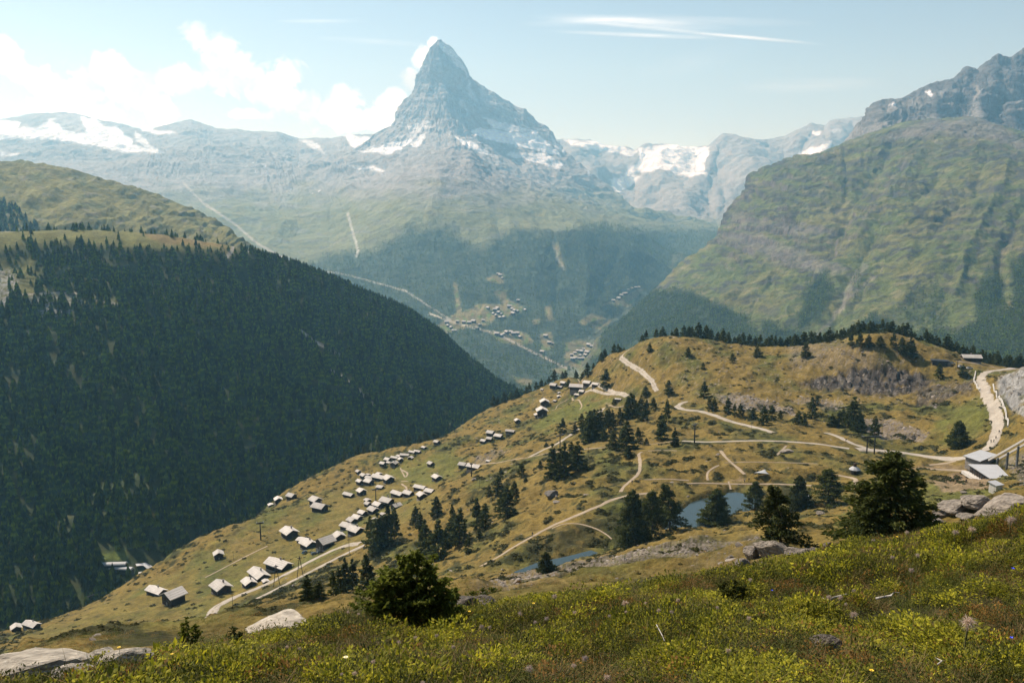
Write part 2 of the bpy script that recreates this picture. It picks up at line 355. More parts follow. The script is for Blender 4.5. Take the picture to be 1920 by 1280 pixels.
# dark nunatak on the glacier, rock showing through
for pg in ([(34, 240), (62, 214), (90, 228), (60, 240), (36, 243)], [(95, 228), (125, 209), (150, 216), (160, 246), (150, 252), (120, 240)], [(215, 240), (250, 262), (245, 250), (195, 228), (175, 225)]):
    sn *= 1 - .85 * poly_mask(wx, wy, pg, 2)
sp = smooth(.50, .62, fbm(px / 12, py / 4.5, None, 3, 51)) * poly_mask(px, py, [(330, 284), (420, 284), (560, 310), (640, 350), (600, 372), (500, 340), (340, 300)], 8)
sn = np.maximum(sn, sp); c = mixc(c, sn, SNOW)
fo = np.zeros(px.shape)                                  # forest mask of the far valley slopes
for pg, k in (([(560, 505), (620, 478), (700, 470), (770, 430), (840, 430), (900, 470), (960, 430), (1040, 440), (1130, 420), (1230, 440), (1310, 470), (1300, 520), (1200, 560), (1100, 640), (1050, 720), (900, 900), (700, 760), (540, 560)], 1.0),
              ([(480, 470), (560, 500), (560, 560), (480, 520)], .5), ([(1180, 430), (1340, 430), (1420, 445), (1420, 520), (1250, 520)], .9)):
    fo = np.maximum(fo, k * poly_mask(wx, wy, pg, 14))
CLEAR = [[(820, 610), (850, 590), (880, 580), (900, 570), (930, 570), (980, 575), (975, 590), (930, 595), (915, 610), (880, 612), (850, 622), (835, 625)],
         [(912, 520), (945, 512), (945, 530), (920, 530)], [(925, 545), (950, 545), (950, 560), (975, 570), (950, 580), (935, 560)],
         [(920, 625), (960, 618), (985, 625), (1000, 640), (975, 648), (935, 640)], [(1060, 645), (1085, 635), (1130, 655), (1115, 680), (1085, 690), (1058, 685)],
         [(1082, 605), (1110, 588), (1145, 600), (1140, 622), (1105, 612)], [(1125, 572), (1160, 560), (1200, 540), (1205, 545), (1180, 575), (1150, 572)],
         [(960, 706), (998, 712), (996, 725), (970, 718)], [(1022, 575), (1034, 572), (1038, 602), (1024, 600)], [(1035, 690), (1065, 688), (1060, 700), (1040, 700)],
         [(850, 530), (856, 530), (868, 600), (858, 600)], [(1012, 628), (1032, 622), (1040, 650), (1016, 660)], [(1000, 600), (1012, 598), (1010, 608), (1000, 610)],
         [(1035, 458), (1046, 455), (1058, 500), (1048, 500)]]
clr = np.zeros(px.shape)
for pg in CLEAR: clr = np.maximum(clr, poly_mask(px + 4 * fbm(px / 8, py / 6, None, 3, 61), py + 3 * fbm(px / 8, py / 6, None, 3, 62), pg, 2.5))
fo *= 1 - clr
fo *= smooth(-.6, -.25, fbm(px / 50, py / 40, None, 5, 71) + .25 * smooth(470, 560, py))
c = mixc(c, fo * .93, FOREST)
c = mixc(c, clr * .9, (0.19, 0.16, 0.075)); c = mixc(c, clr * smooth(.0, .3, fbm(px / 14, py / 10, None, 3, 73)), MEADOW)
for pts, wd, cl, k in (([(652, 400), (660, 430), (672, 470), (668, 480)], 2.6, (.45, .45, .42), .55), ([(345, 345), (380, 380), (440, 420), (480, 455), (560, 500)], 2.2, (.40, .38, .33), .7),
                    ([(560, 500), (650, 515), (760, 545), (845, 600)], 1.6, (.42, .40, .35), .75), ([(925, 622), (1000, 660), (1062, 690)], 2.0, (.42, .38, .32), .9),
                    ([(805, 588), (845, 602)], 1.8, (.5, .47, .4), .8), ([(845, 603), (880, 612), (930, 625)], 2.0, (.4, .37, .3), .7), ([(1037, 455), (1048, 490), (1058, 505)], 2.4, (.35, .33, .27), .5), ([(620, 460), (700, 420), (760, 400)], 1.5, (.3, .28, .2), .3)):
    c = mixc(c, k * line_mask(px + 2 * n2, py, pts, wd, 1.2), cl)
sheet('far_valley_slopes', G, c, mat_far)
FV = (G, fo)

# --- Matterhorn
J = 1.0
Mr = [
 [(815, 82, 10600), (819, 78, 10450), (821, 76, 10350), (823, 75, 10300), (826, 75, 10350), (829, 78, 10450), (832, 84, 10600)],
 [(812, 108, 10900), (810, 90, 10500), (816, 93, 10330), (822, 94, 10250), (832, 92, 10330), (842, 90, 10500), (840, 110, 10900)],
 [(805, 135, 11000), (796, 118, 10550), (810, 124, 10300), (826, 128, 10180), (846, 124, 10300), (864, 117, 10550), (860, 140, 11000)],
 [(800, 170, 11100), (784, 151, 10600), (804, 158, 10280), (831, 164, 10080), (858, 158, 10280), (881, 149, 10600), (880, 170, 11100)],
 [(800, 200, 11200), (774, 179, 10600), (798, 190, 10200), (836, 200, 9950), (872, 190, 10200), (916, 173, 10600), (910, 200, 11200)],
 [(790, 230, 11300), (748, 204, 10600), (788, 222, 10120), (842, 235, 9750), (890, 218, 10100), (962, 196, 10600), (950, 225, 11300)],
 [(780, 260, 11300), (737, 236, 10500), (778, 254, 10000), (846, 262, 9500), (910, 250, 10000), (1026, 243, 10500), (1010, 270, 11300)],
 [(740, 300, 11200), (690, 264, 10300), (758, 286, 9800), (850, 292, 9000), (948, 290, 9700), (1063, 292, 10300), (1050, 320, 11300)],
 [(700, 340, 11000), (640, 300, 9900), (735, 325, 9400), (868, 330, 8500), (990, 345, 9200), (1132, 345, 10000), (1120, 370, 11300)],
 [(640, 380, 10500), (600, 350, 9300), (730, 375, 8800), (890, 385, 8000), (1040, 400, 8700), (1188, 396, 9700), (1190, 420, 11000)],
 [(600, 450, 10000), (560, 430, 9000), (720, 450, 8300), (900, 450, 7900), (1070, 460, 8500), (1230, 450, 9600), (1240, 470, 11000)]]
G = loft(Mr, 520, 560, 0.08); N = normals(G); u, v = uvgrid(*G.shape[:2])
d = fbm(G[..., 0] / 380, G[..., 1] / 380, G[..., 2] / 520, 8, 83, 0.58, ridged=True)
ribs = fbm(u * 34 + 1.2 * fbm(u * 6, v * 9, None, 3, 84), v * 5, None, 5, 85, ridged=True)
ledge = vnoise(G[..., 0] / 900, G[..., 1] / 900, G[..., 2] / 45 + G[..., 0] / 400, 88)
amp = smooth(0, .12, v)
G = G - N * ((d * 42 + ribs * 20 + ledge * 9) * (.25 + .75 * amp))[..., None]
px, py = to_px(G); N = normals(G)
wx = px + 9 * fbm(px / 22, py / 13, None, 5, 91); wy = py + 6 * fbm(px / 22, py / 13, None, 5, 92)
c = np.zeros(G.shape) + np.array((.29, .285, .28))  # peak rock kept pale, haze of distance mixed into its colour
c = mixc(c, smooth(.1, .5, fbm(G[..., 0] / 300, G[..., 1] / 300, G[..., 2] / 120, 5, 93)) * .6, (.38, .37, .355))
sn = np.zeros(px.shape)
for pg, k in (([(882, 246), (900, 238), (940, 246), (985, 248), (1005, 245), (1030, 270), (1052, 295), (1010, 282), (960, 272), (920, 262), (890, 254)], 1.0),
              ([(905, 220), (935, 225), (975, 238), (1000, 246), (960, 246), (920, 240)], .75),
              ([(960, 285), (1020, 288), (1060, 312), (1040, 315), (990, 300), (950, 292)], .85), ([(852, 255), (890, 268), (920, 292), (900, 288), (870, 272)], .9),
              ([(672, 285), (720, 270), (765, 262), (800, 250), (790, 270), (760, 285), (730, 292), (700, 290)], .9), ([(760, 235), (800, 228), (812, 240), (790, 243), (775, 262)], .5),
              ([(820, 78), (834, 80), (858, 104), (870, 128), (878, 145), (862, 128), (845, 108), (832, 95)], .75), ([(860, 185), (880, 208), (876, 212), (858, 190)], .5),
              ([(880, 150), (895, 190), (886, 192), (876, 165)], .35), ([(900, 168), (912, 175), (935, 200), (900, 190)], .3),
              ([(1025, 248), (1050, 268), (1062, 290), (1048, 282)], .7), ([(730, 255), (780, 250), (770, 262)], .4), ([(1100, 318), (1110, 330), (1100, 326)], .8)):
    sn = np.maximum(sn, k * poly_mask(wx, wy, pg, 2.2))
sn *= smooth(-.75, -.3, fbm(px / 7, py / 4, None, 3, 95))
sn = np.maximum(sn, .8 * smooth(.42, .52, fbm(px / 13, py / 4, None, 3, 96)) * poly_mask(px, py, [(880, 262), (1060, 300), (1080, 340), (960, 320), (880, 290)], 8))
c = mixc(c, smooth(330, 380, wy) * .7, GRASS); c = mixc(c, sn, SNOW)
sheet('rocky_pyramid_peak', G, c, mat_far)

# --- right hand crags
X = [1500, 1545, 1600, 1650, 1700, 1735, 1752, 1790, 1812, 1835, 1860, 1872, 1896, 1905, 1925, 1990, 2120]
T = [430, 390, 252, 201, 184, 171, 162, 151, 132, 140, 112, 104, 110, 99, 84, 66, 90]
rows = [[(x, 420, 4700) for x in X], [(x, max(330, T[i] + 60), 5100 + 150 * math.sin(i * 2)) for i, x in enumerate(X)], [(x, max(280, T[i] + 45), 5500 + 120 * math.sin(i * 1.1)) for i, x in enumerate(X)],
        [(x, max(t + 45, 230) if t < 200 else t + 30, 5900 + 90 * math.sin(i * 1.9)) for i, (x, t) in enumerate(zip(X, T))], [(x, t, 6500) for i, (x, t) in enumerate(zip(X, T))], [(x, t + 60, 7300) for x, t in zip(X, T)]]
G = loft(rows, 300, 600, 0.0); N = normals(G); u, v = uvgrid(*G.shape[:2])
d = fbm(G[..., 0] / 520, G[..., 1] / 520, G[..., 2] / 420, 8, 103, 0.6, ridged=True)
G = G + N * (d * 130 * (1 - .55 * np.exp(-((v - .8) / .06) ** 2)))[..., None] + np.array([0, 0, 1]) * (fbm(G[..., 0] / 60, G[..., 1] / 60, None, 4, 109) * 9)[..., None]
px, py = to_px(G)
wx = px + 8 * fbm(px / 22, py / 16, None, 5, 121); wy = py + 8 * fbm(px / 22, py / 16, None, 5, 122)
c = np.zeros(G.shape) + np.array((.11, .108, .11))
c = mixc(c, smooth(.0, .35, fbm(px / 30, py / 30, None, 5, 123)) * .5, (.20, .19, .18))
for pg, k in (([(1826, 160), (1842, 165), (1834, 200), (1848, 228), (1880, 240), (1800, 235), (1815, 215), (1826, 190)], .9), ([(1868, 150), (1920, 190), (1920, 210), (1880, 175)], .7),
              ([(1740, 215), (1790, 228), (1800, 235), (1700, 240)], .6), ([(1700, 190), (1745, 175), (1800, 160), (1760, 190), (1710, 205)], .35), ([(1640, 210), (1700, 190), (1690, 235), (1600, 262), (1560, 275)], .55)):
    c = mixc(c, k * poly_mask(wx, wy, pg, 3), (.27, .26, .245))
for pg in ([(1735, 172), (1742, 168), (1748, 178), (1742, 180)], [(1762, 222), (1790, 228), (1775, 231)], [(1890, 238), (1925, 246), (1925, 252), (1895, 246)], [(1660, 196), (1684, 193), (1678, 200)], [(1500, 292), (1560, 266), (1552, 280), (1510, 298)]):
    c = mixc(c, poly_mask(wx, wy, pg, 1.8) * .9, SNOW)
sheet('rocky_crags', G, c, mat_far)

# --- right hand green mountain
def ext(r): return r + [(2120, r[-1][1], r[-1][2] * .93)]
rows = [
 ext([(1060, 760, 4600), (1090, 740, 3300), (1250, 730, 2700), (1450, 730, 2400), (1700, 730, 2000), (1950, 730, 1800)]),
 ext([(1130, 690, 5000), (1135, 650, 3700), (1280, 645, 3000), (1470, 645, 2700), (1700, 645, 2300), (1950, 650, 2050)]),
 ext([(1240, 600, 5200), (1215, 560, 4200), (1330, 575, 3400), (1490, 580, 3000), (1700, 575, 2600), (1950, 580, 2350)]),
 ext([(1300, 540, 5400), (1285, 500, 4500), (1370, 515, 3700), (1510, 520, 3300), (1700, 515, 2900), (1950, 515, 2600)]),
 ext([(1370, 490, 5600), (1347, 448, 4700), (1420, 455, 4000), (1540, 455, 3600), (1710, 450, 3200), (1950, 455, 2900)]),
 ext([(1410, 430, 5700), (1370, 402, 4800), (1450, 400, 4150), (1560, 395, 3850), (1720, 390, 3500), (1950, 390, 3200)]),
 ext([(1450, 380, 5800), (1402, 366, 4900), (1478, 350, 4350), (1585, 345, 4100), (1740, 335, 3850), (1950, 330, 3550)]),
 ext([(1500, 350, 6000), (1412, 338, 5000), (1500, 312, 4600), (1610, 300, 4450), (1760, 290, 4250), (1950, 300, 3950)]),
 ext([(1560, 320, 6300), (1480, 303, 5300), (1560, 288, 5050), (1650, 262, 4950), (1790, 246, 4750), (1950, 272, 4400)]),
 ext([(1600, 330, 6600), (1560, 290, 5600), (1612, 262, 5450), (1700, 232, 5300), (1830, 222, 5150), (1950, 262, 4700)]),
 ext([(1620, 400, 6900), (1580, 330, 6000), (1640, 310, 5900), (1720, 290, 5700), (1840, 280, 5600), (1950, 320, 5200)])]
G = loft(rows, 560, 620, 0.45); N = normals(G); u, v = uvgrid(*G.shape[:2])
px, py = to_px(G)
d = fbm(G[..., 0] / 520, G[..., 1] / 520, G[..., 2] / 520, 8, 131, 0.55, ridged=True)
wp = 1.3 * fbm(u * 5, v * 5, None, 4, 133)
ribs = fbm(u * 16 - v * 9 + 2 * wp, v * 7 + u * 2 + wp, None, 6, 134, 0.55, ridged=True)
# strata: tilted cliff bands (steps in height), strongest at the left shoulder
st = G[..., 2] / 46 + G[..., 0] / 420 + 2.2 * fbm(G[..., 0] / 600, G[..., 1] / 600, None, 4, 136)
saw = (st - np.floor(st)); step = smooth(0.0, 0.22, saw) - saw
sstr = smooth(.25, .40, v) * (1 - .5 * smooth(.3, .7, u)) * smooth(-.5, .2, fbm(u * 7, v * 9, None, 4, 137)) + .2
edge = 1 - .6 * np.exp(-((v - .9) / .05) ** 2)
qx_ = px + 14 * fbm(px / 40, py / 40, None, 4, 15); qy_ = py + 12 * fbm(px / 40, py / 40, None, 4, 16)
cr_ = creases(qx_, qy_, [([(1690, 262), (1640, 320), (1600, 370), (1575, 430)], 14, -60), ([(1590, 300), (1585, 350), (1565, 400)], 9, -45), ([(1575, 430), (1560, 480), (1500, 540)], 12, -55), ([(1760, 330), (1700, 400), (1650, 440), (1600, 500), (1560, 600)], 16, -65), ([(1720, 300), (1660, 380), (1610, 440)], 14, 45), ([(1850, 300), (1830, 360), (1760, 440), (1700, 520)], 16, -45), ([(1890, 330), (1850, 420), (1820, 480), (1790, 560)], 14, 50), ([(1925, 380), (1880, 470), (1870, 560)], 14, -60), ([(1540, 510), (1500, 560), (1470, 620)], 9, 40), ([(1470, 500), (1430, 550), (1400, 600)], 7, -28), ([(1440, 490), (1400, 530), (1360, 570)], 6, 24), ([(1410, 480), (1370, 520), (1330, 560)], 6, -24), ([(1380, 470), (1340, 510), (1290, 550)], 6, 24), ([(1650, 500), (1610, 560), (1560, 620)], 10, -45), ([(1700, 560), (1650, 600), (1620, 650)], 12, 40)])
G = G + N * ((d * 28 + ribs * 9 + 75 * fbm(G[..., 0] / 1100, G[..., 1] / 1100, None, 4, 132) + cr_ * .48) * edge)[..., None] + np.array([0, 0, 1]) * (step * 25 * sstr * edge)[..., None] + N * (fbm(G[..., 0] / 70, G[..., 1] / 70, G[..., 2] / 70, 4, 138, ridged=True) * 5)[..., None]
px, py = to_px(G); N = normals(G); steep = 1 - np.abs(N[..., 2])
wx = px + 12 * fbm(px / 30, py / 30, None, 5, 141); wy = py + 10 * fbm(px / 30, py / 30, None, 5, 142)
n1 = fbm(G[..., 0] / 260, G[..., 1] / 260, G[..., 2] / 260, 5, 143)
c = np.zeros(G.shape) + np.array((.088, .108, .034))
c = mixc(c, smooth(-.1, .4, n1) * .75, (.145, .135, .052)); c = mixc(c, smooth(.1, .5, -n1) * .6, (.065, .092, .028))
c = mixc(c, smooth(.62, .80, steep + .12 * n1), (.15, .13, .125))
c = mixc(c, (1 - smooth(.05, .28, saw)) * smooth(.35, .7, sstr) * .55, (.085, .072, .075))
bx = wx + .25 * wy; by = wy + .12 * wx; s1 = fbm(bx / 46, by / 8.5, None, 5, 144); c = mixc(c, smooth(.10, .22, s1) * (1 - .4 * smooth(520, 600, wy)) * .9, (.058, .056, .052)); c = mixc(c, smooth(.2, .34, -s1) * .35, (.24, .20, .13))  # dark streaks: rock outcrops, with the shade of small cliffs painted in
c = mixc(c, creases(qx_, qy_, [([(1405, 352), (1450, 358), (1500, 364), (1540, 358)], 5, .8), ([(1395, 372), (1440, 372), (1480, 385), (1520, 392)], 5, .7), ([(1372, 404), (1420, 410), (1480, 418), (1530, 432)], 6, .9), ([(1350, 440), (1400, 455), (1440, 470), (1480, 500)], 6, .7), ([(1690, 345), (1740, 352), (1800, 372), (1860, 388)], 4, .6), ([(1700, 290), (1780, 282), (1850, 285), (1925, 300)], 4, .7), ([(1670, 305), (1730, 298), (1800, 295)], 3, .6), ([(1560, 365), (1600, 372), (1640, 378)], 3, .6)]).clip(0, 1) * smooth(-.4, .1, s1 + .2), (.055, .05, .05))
for pg, k in (([(1640, 262), (1740, 225), (1830, 215), (1925, 262), (1925, 280), (1850, 262), (1760, 252), (1680, 262)], .7), ([(1345, 450), (1410, 470), (1480, 500), (1560, 515), (1590, 505), (1500, 470), (1400, 430), (1350, 440)], .55),
              ([(1370, 398), (1440, 418), (1560, 430), (1580, 440), (1500, 440), (1370, 415)], .6)):
    c = mixc(c, k * poly_mask(wx, wy, pg, 8), (.16, .145, .14))
fo2 = np.zeros(px.shape)
for pg, k in (([(1100, 700), (1130, 620), (1220, 545), (1270, 540), (1330, 560), (1400, 590), (1440, 650), (1400, 720)], 1.0), ([(1490, 590), (1520, 530), (1550, 505), (1565, 540), (1540, 600), (1500, 620)], 1),
              ([(1430, 700), (1430, 600), (1560, 640), (1640, 590), (1700, 620), (1800, 620), (1920, 560), (2120, 560), (2120, 760), (1430, 760)], 1.0), ([(1820, 560), (1850, 505), (1880, 530), (1885, 590), (1840, 640)], 1),
              ([(1895, 500), (1925, 480), (2120, 480), (2120, 640), (1900, 640)], 1), ([(1660, 590), (1740, 520), (1790, 560), (1760, 640), (1690, 640)], .45), ([(1590, 530), (1620, 490), (1630, 500), (1600, 560)], .6)):
    fo2 = np.maximum(fo2, k * poly_mask(wx, wy, pg, 10))
fo2 *= smooth(-.45, -.05, fbm(px / 26, py / 26, None, 5, 147) + .35 * (fo2 > .9))
c = mixc(c, fo2 * .9, (.02, .034, .016))
for pts, wd, k in (([(1640, 520), (1590, 560), (1560, 600), (1530, 640)], 2.5, .5), ([(1700, 300), (1640, 380), (1580, 470)], 2.0, .25), ([(1620, 500), (1600, 530), (1580, 560)], 6, .35)):
    c = mixc(c, k * line_mask(wx, wy, pts, wd, 3), (.27, .24, .22))
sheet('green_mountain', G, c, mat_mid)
GM = (G, fo2)

# --- grass shoulder on the left, behind the wood
X = [-150, 0, 60, 130, 200, 260, 310, 360, 400, 430, 470, 560]
rows = [[(x, 600, 1900) for x in X], [(x, 500 + .05 * max(x, 0), 2000) for x in X], [(x, y, 2200) for x, y in zip(X, [400, 400, 405, 412, 420, 430, 438, 446, 452, 458, 480, 540])],
        [(x, y, 2600) for x, y in zip(X, [330, 338, 345, 355, 370, 388, 402, 418, 432, 446, 475, 540])], [(x, y, 3000) for x, y in zip(X, [295, 309, 316, 328, 347, 366, 386, 404, 424, 445, 478, 545])],
        [(x, y + 60, 3500) for x, y in zip(X, [295, 309, 316, 328, 347, 366, 386, 404, 424, 445, 478, 545])]]
G = loft(rows, 200, 320, .7); N = normals(G); u, v = uvgrid(*G.shape[:2])
G = G + N * (fbm(G[..., 0] / 260, G[..., 1] / 260, G[..., 2] / 260, 6, 151, ridged=True) * 22 + 14 * fbm(u * 10 - v * 6, v * 4, None, 4, 152, ridged=True))[..., None]
px, py = to_px(G); n1 = fbm(px / 40 - py / 30, py / 14, None, 5, 153)
c = np.zeros(G.shape) + np.array((.17, .16, .055)); c = mixc(c, smooth(0, .35, n1) * .7, (.08, .10, .04)); c = mixc(c, smooth(.15, .4, fbm(px / 30, py / 9, None, 4, 155)) * .5, (.17, .155, .14))
sheet('grass_shoulder', G, c, mat_mid)
# ------------------------------------------------------------------ near wooded slope across the gorge
X = [-260, -130, 0, 150, 300, 440, 560, 640, 700, 760, 830, 870, 940, 985, 1080]
yb = np.interp(X, [-260, 0, 150, 300, 450, 600, 750, 900, 1000, 1080], [1380, 1260, 1190, 1120, 1030, 945, 890, 825, 790, 790])
Yb = np.interp(X, [-260, 0, 150, 300, 450, 600, 750, 900, 1000, 1080], [520, 560, 590, 640, 760, 860, 1000, 1250, 1550, 1700])
yt = np.interp(X, [-260, 0, 100, 200, 300, 400, 440, 480, 560, 640, 700, 760, 830, 870, 900, 940, 985, 1080], [436, 436, 433, 428, 440, 456, 463, 470, 498, 530, 556, 580, 626, 664, 694, 720, 742, 790])
Yt = np.interp(X, [-260, 0, 440, 640, 830, 985, 1080], [1150, 1250, 1400, 1600, 1800, 1900, 1950])
rows = []
for t in (0, .18, .36, .54, .7, .85, 1):
    r = []
    for i, x in enumerate(X):
        zb = P(x, yb[i], Yb[i]); zt = P(x, yt[i], Yt[i]); w_ = zb + (zt - zb) * t
        w_[2] -= 22 * math.sin(math.pi * t) * (1 if i < 9 else .4)
        p = to_px(w_); r.append((p[0], p[1], w_[1]))
    rows.append(r)
rows.append([(x, yt[i] + 30, Yt[i] * 1.12) for i, x in enumerate(X)]); rows.append([(x, yt[i] + 130, Yt[i] * 1.3) for i, x in enumerate(X)])
G = loft(rows, 420, 520, .6); N = normals(G); u, v = uvgrid(*G.shape[:2])
env = smooth(0, .12, v) * (1 - smooth(.62, .75, v))
spur = fbm(u * 7 + v * 2.2 + 1.6 * fbm(u * 3, v * 3, None, 3, 161), v * 2.0, None, 4, 162, ridged=True)
G[..., 2] += env * (spur * 22) + fbm(G[..., 0] / 40, G[..., 1] / 40, None, 4, 163) * 2.5
px, py = to_px(G)
wx = px + 18 * fbm(px / 40, py / 30, None, 5, 171); wy = py + 14 * fbm(px / 40, py / 30, None, 5, 172)
c = np.zeros(G.shape) + np.array((.028, .040, .012))
n1 = fbm(px / 30, py / 16, None, 5, 173)
c = mixc(c, smooth(-.1, .4, n1) * .6, (.065, .065, .024))
open_ = np.zeros(px.shape)
for pg, k in (([(-300, 440), (60, 425), (200, 425), (430, 450), (470, 470), (400, 478), (300, 470), (200, 462), (100, 455), (0, 470), (-300, 480)], 1.0),
              ([(-300, 480), (0, 480), (60, 490), (90, 540), (120, 560), (210, 560), (230, 570), (150, 575), (60, 560), (0, 560), (-300, 560)], .8)):
    open_ = np.maximum(open_, k * poly_mask(wx, wy, pg, 8))
c = mixc(c, open_ * .85, (.155, .15, .05)); c = mixc(c, poly_mask(wx, wy, [(240, 428), (430, 452), (420, 470), (300, 455)], 6) * .7, (.21, .145, .06))
scree = np.maximum(poly_mask(wx, wy, [(-20, 490), (30, 520), (35, 560), (10, 580), (-20, 560)], 4), poly_mask(wx, wy, [(60, 560), (150, 550), (160, 580), (75, 600), (40, 580)], 5))
scree *= smooth(-.3, .3, fbm(px / 5, py / 4, None, 3, 175))
c = mixc(c, scree * .85, (.33, .32, .31)); open_ = np.maximum(open_, scree)
trk = np.maximum.reduce([line_mask(px, py + 2 * n1, p, w_, 1.2) for p, w_ in (([(-20, 434), (60, 430), (110, 427)], 2.0), ([(30, 553), (130, 549), (165, 552)], 1.8), ([(425, 482), (436, 468), (441, 456)], 4), ([(455, 476), (470, 470)], 1.5), ([(180, 563), (225, 571)], 2), ([(560, 618), (590, 640), (640, 668)], 3), ([(470, 550), (510, 551)], 1.6), ([(610, 690), (640, 705), (670, 730), (700, 760)], 3.0))])
c = mixc(c, trk * .85, (.36, .33, .28)); open_ = np.maximum(open_, smooth(.2, .6, trk))
open_ = np.maximum(open_, poly_mask(px, py, [(165, 1050), (240, 1030), (345, 1050), (330, 1080), (300, 1100), (210, 1100)], 4))
c = mixc(c, poly_mask(px, py, [(185, 1040), (235, 1030), (238, 1048), (190, 1052)], 4), (.13, .16, .035))
mat_wood = ground_material('woodland_floor', (.03, .3), .35, .6, 1.5, .2)
sheet('wooded_slope', G, c, mat_wood)
EW = (G, open_)

# ------------------------------------------------------------------ near terrain: basin, hill, Findeln terrace
C = []
def cy(px, py, Y): C.append(P(px, py, Y))
def cz(px, py, z): C.append(Pz(px, py, z))
for a in ((1800, 962, 60), (1920, 950, 60), (1980, 935, 62), (2100, 900, 60), (1620, 1035, 88), (1400, 1005, 130), (1380, 987, 200), (1420, 1055, 75), (1550, 1010, 120), (1500, 985, 180), (1600, 975, 200), (1200, 1062, 115), (1000, 1103, 120), (900, 1118, 105),
          (800, 1120, 110), (1150, 1044, 262), (1065, 1070, 255), (1010, 1088, 240), (1100, 1062, 250), (1080, 1085, 160), (700, 1150, 85), (470, 1185, 45), (560, 1140, 150), (650, 1095, 235), (300, 1200, 200), (100, 1225, 260), (0, 1245, 260), (-250, 1320, 240), (1800, 937, 240), (1700, 945, 250), (1920, 925, 230),
          (1130, 676, 800), (1180, 656, 760), (1250, 648, 705), (1330, 656, 690), (1400, 664, 680), (1480, 660, 668), (1560, 650, 645), (1640, 634, 620), (1700, 652, 612), (1760, 668, 605), (1850, 688, 600), (1920, 694, 600), (2100, 690, 600),
          (1920, 722, 440), (1885, 745, 440), (1960, 760, 400), (1905, 705, 500), (1862, 760, 468), (1845, 705, 560), (1850, 800, 428), (1920, 820, 385), (2000, 830, 360), (2100, 780, 380),
          (1700, 700, 592), (1600, 690, 602), (1500, 700, 612), (1400, 705, 615), (1300, 700, 635), (1220, 700, 672), (1660, 740, 556), (1750, 740, 548), (1560, 745, 560), (1450, 745, 562),
          (1090, 728, 850), (1010, 772, 760), (1060, 762, 775), (950, 802, 720), (880, 872, 600), (800, 925, 540), (700, 900, 640), (640, 930, 600), (600, 1010, 500), (480, 1080, 440), (320, 1112, 430), (400, 1150, 375), (200, 1135, 430), (60, 1178, 420), (30, 1222, 335),
          (720, 1000, 430), (600, 1100, 345), (850, 905, 490), (950, 870, 520), (1000, 832, 560), (1080, 790, 640), (1150, 735, 700), (1180, 770, 615), (1120, 700, 790),
          (-250, 1290, 420), (0, 1197, 460), (110, 1167, 470), (250, 1094, 520), (340, 1047, 560), (500, 953, 680), (640, 874, 800), (800, 838, 845), (900, 778, 900), (1000, 737, 950), (1060, 712, 980), (740, 850, 800)): cy(*a)
for a in ((1250, 900, -119), (1150, 960, -119), (1000, 1012, -123), (910, 1052, -130), (1400, 880, -119), (1550, 880, -119), (1700, 900, -117), (1850, 895, -118), (1600, 830, -122), (1300, 820, -124), (1150, 850, -126), (1300, 765, -128), (1450, 785, -127), (1600, 790, -126), (1700, 790, -124), (1790, 835, -122),
          (1000, 900, -137), (900, 960, -150), (850, 1010, -152), (1100, 810, -142), (1050, 850, -145), (1060, 1040, -122.3), (1000, 1062, -123), (1120, 1025, -122.3), (1330, 955, -122.3), (1290, 975, -122.3), (1390, 935, -122.3), (1240, 940, -119.5), (980, 1040, -122.3)): cz(*a)
for x, y, Y, z in ((1250, 0, 850, -190), (1560, 0, 800, -170), (1850, 0, 750, -170), (2100, 0, 750, -160), (1000, 0, 1150, -330), (1400, 0, 1200, -450), (1900, 0, 1200, -430),
                   (0, 0, 520, -320), (250, 0, 590, -320), (500, 0, 790, -340), (800, 0, 980, -340), (1060, 0, 1120, -300), (640, 0, 900, -330), (-250, 0, 480, -320)):
    C.append(np.array(((x - 960) / FPX * Y * 1.02, Y, z)))
C.append(np.array((-3, 12, -9.0))); C.append(np.array((6, 14, -9.0))); C.append(np.array((14, 16, -8.5))); C.append(np.array((-12, 12, -10.0))); C.append(np.array((30, 30, -13))); C.append(np.array((-30, 30, -19)))
C = np.array(C); SC = 300.0
def _k(d2): return np.where(d2 > 1e-12, d2 * np.log(np.maximum(d2, 1e-12)), 0.0)
n = len(C); XY = C[:, :2] / SC
K = _k(((XY[:, None] - XY[None]) ** 2).sum(-1)) + np.eye(n) * 2e-4
Pm = np.c_[np.ones(n), XY]; Amat = np.block([[K, Pm], [Pm.T, np.zeros((3, 3))]])
sol = np.linalg.solve(Amat, np.r_[C[:, 2], 0, 0, 0])
def tps(x, y):
    q_ = np.stack([np.asarray(x).ravel(), np.asarray(y).ravel()], -1) / SC; out = np.zeros(len(q_))
    for i in range(0, len(q_), 60000):
        s = q_[i:i + 60000]; out[i:i + 60000] = _k(((s[:, None] - XY[None]) ** 2).sum(-1)) @ sol[:n] + sol[n] + s @ sol[n + 1:]
    return out.reshape(np.shape(x))
LAKE_Z = -121.9
NV, NU = 1150, 1000
az_c = np.linspace(-.74, .74, 250); lr_c = np.linspace(math.log(15), math.log(1300), 290)
RR, AA = np.meshgrid(np.exp(lr_c), az_c, indexing='ij')
Hc = tps(RR * np.tan(AA), RR)
H0 = interp_rows(interp_rows(Hc, NU, 1, 1.0), NV, 0, 1.0)
az_f = np.linspace(-.74, .74, NU); lr_f = np.linspace(math.log(15), math.log(1300), NV)
R2, A2 = np.meshgrid(np.exp(lr_f), az_f, indexing='ij'); GX = R2 * np.tan(A2); GY = R2
G = np.stack([GX, GY, H0], -1); px, py = to_px(G)
wx = px + 10 * fbm(px / 30, py / 14, None, 4, 201); wy = py + 6 * fbm(px / 30, py / 14, None, 4, 202)
def pm(pts, s=6): return poly_mask(wx, wy, pts, s)
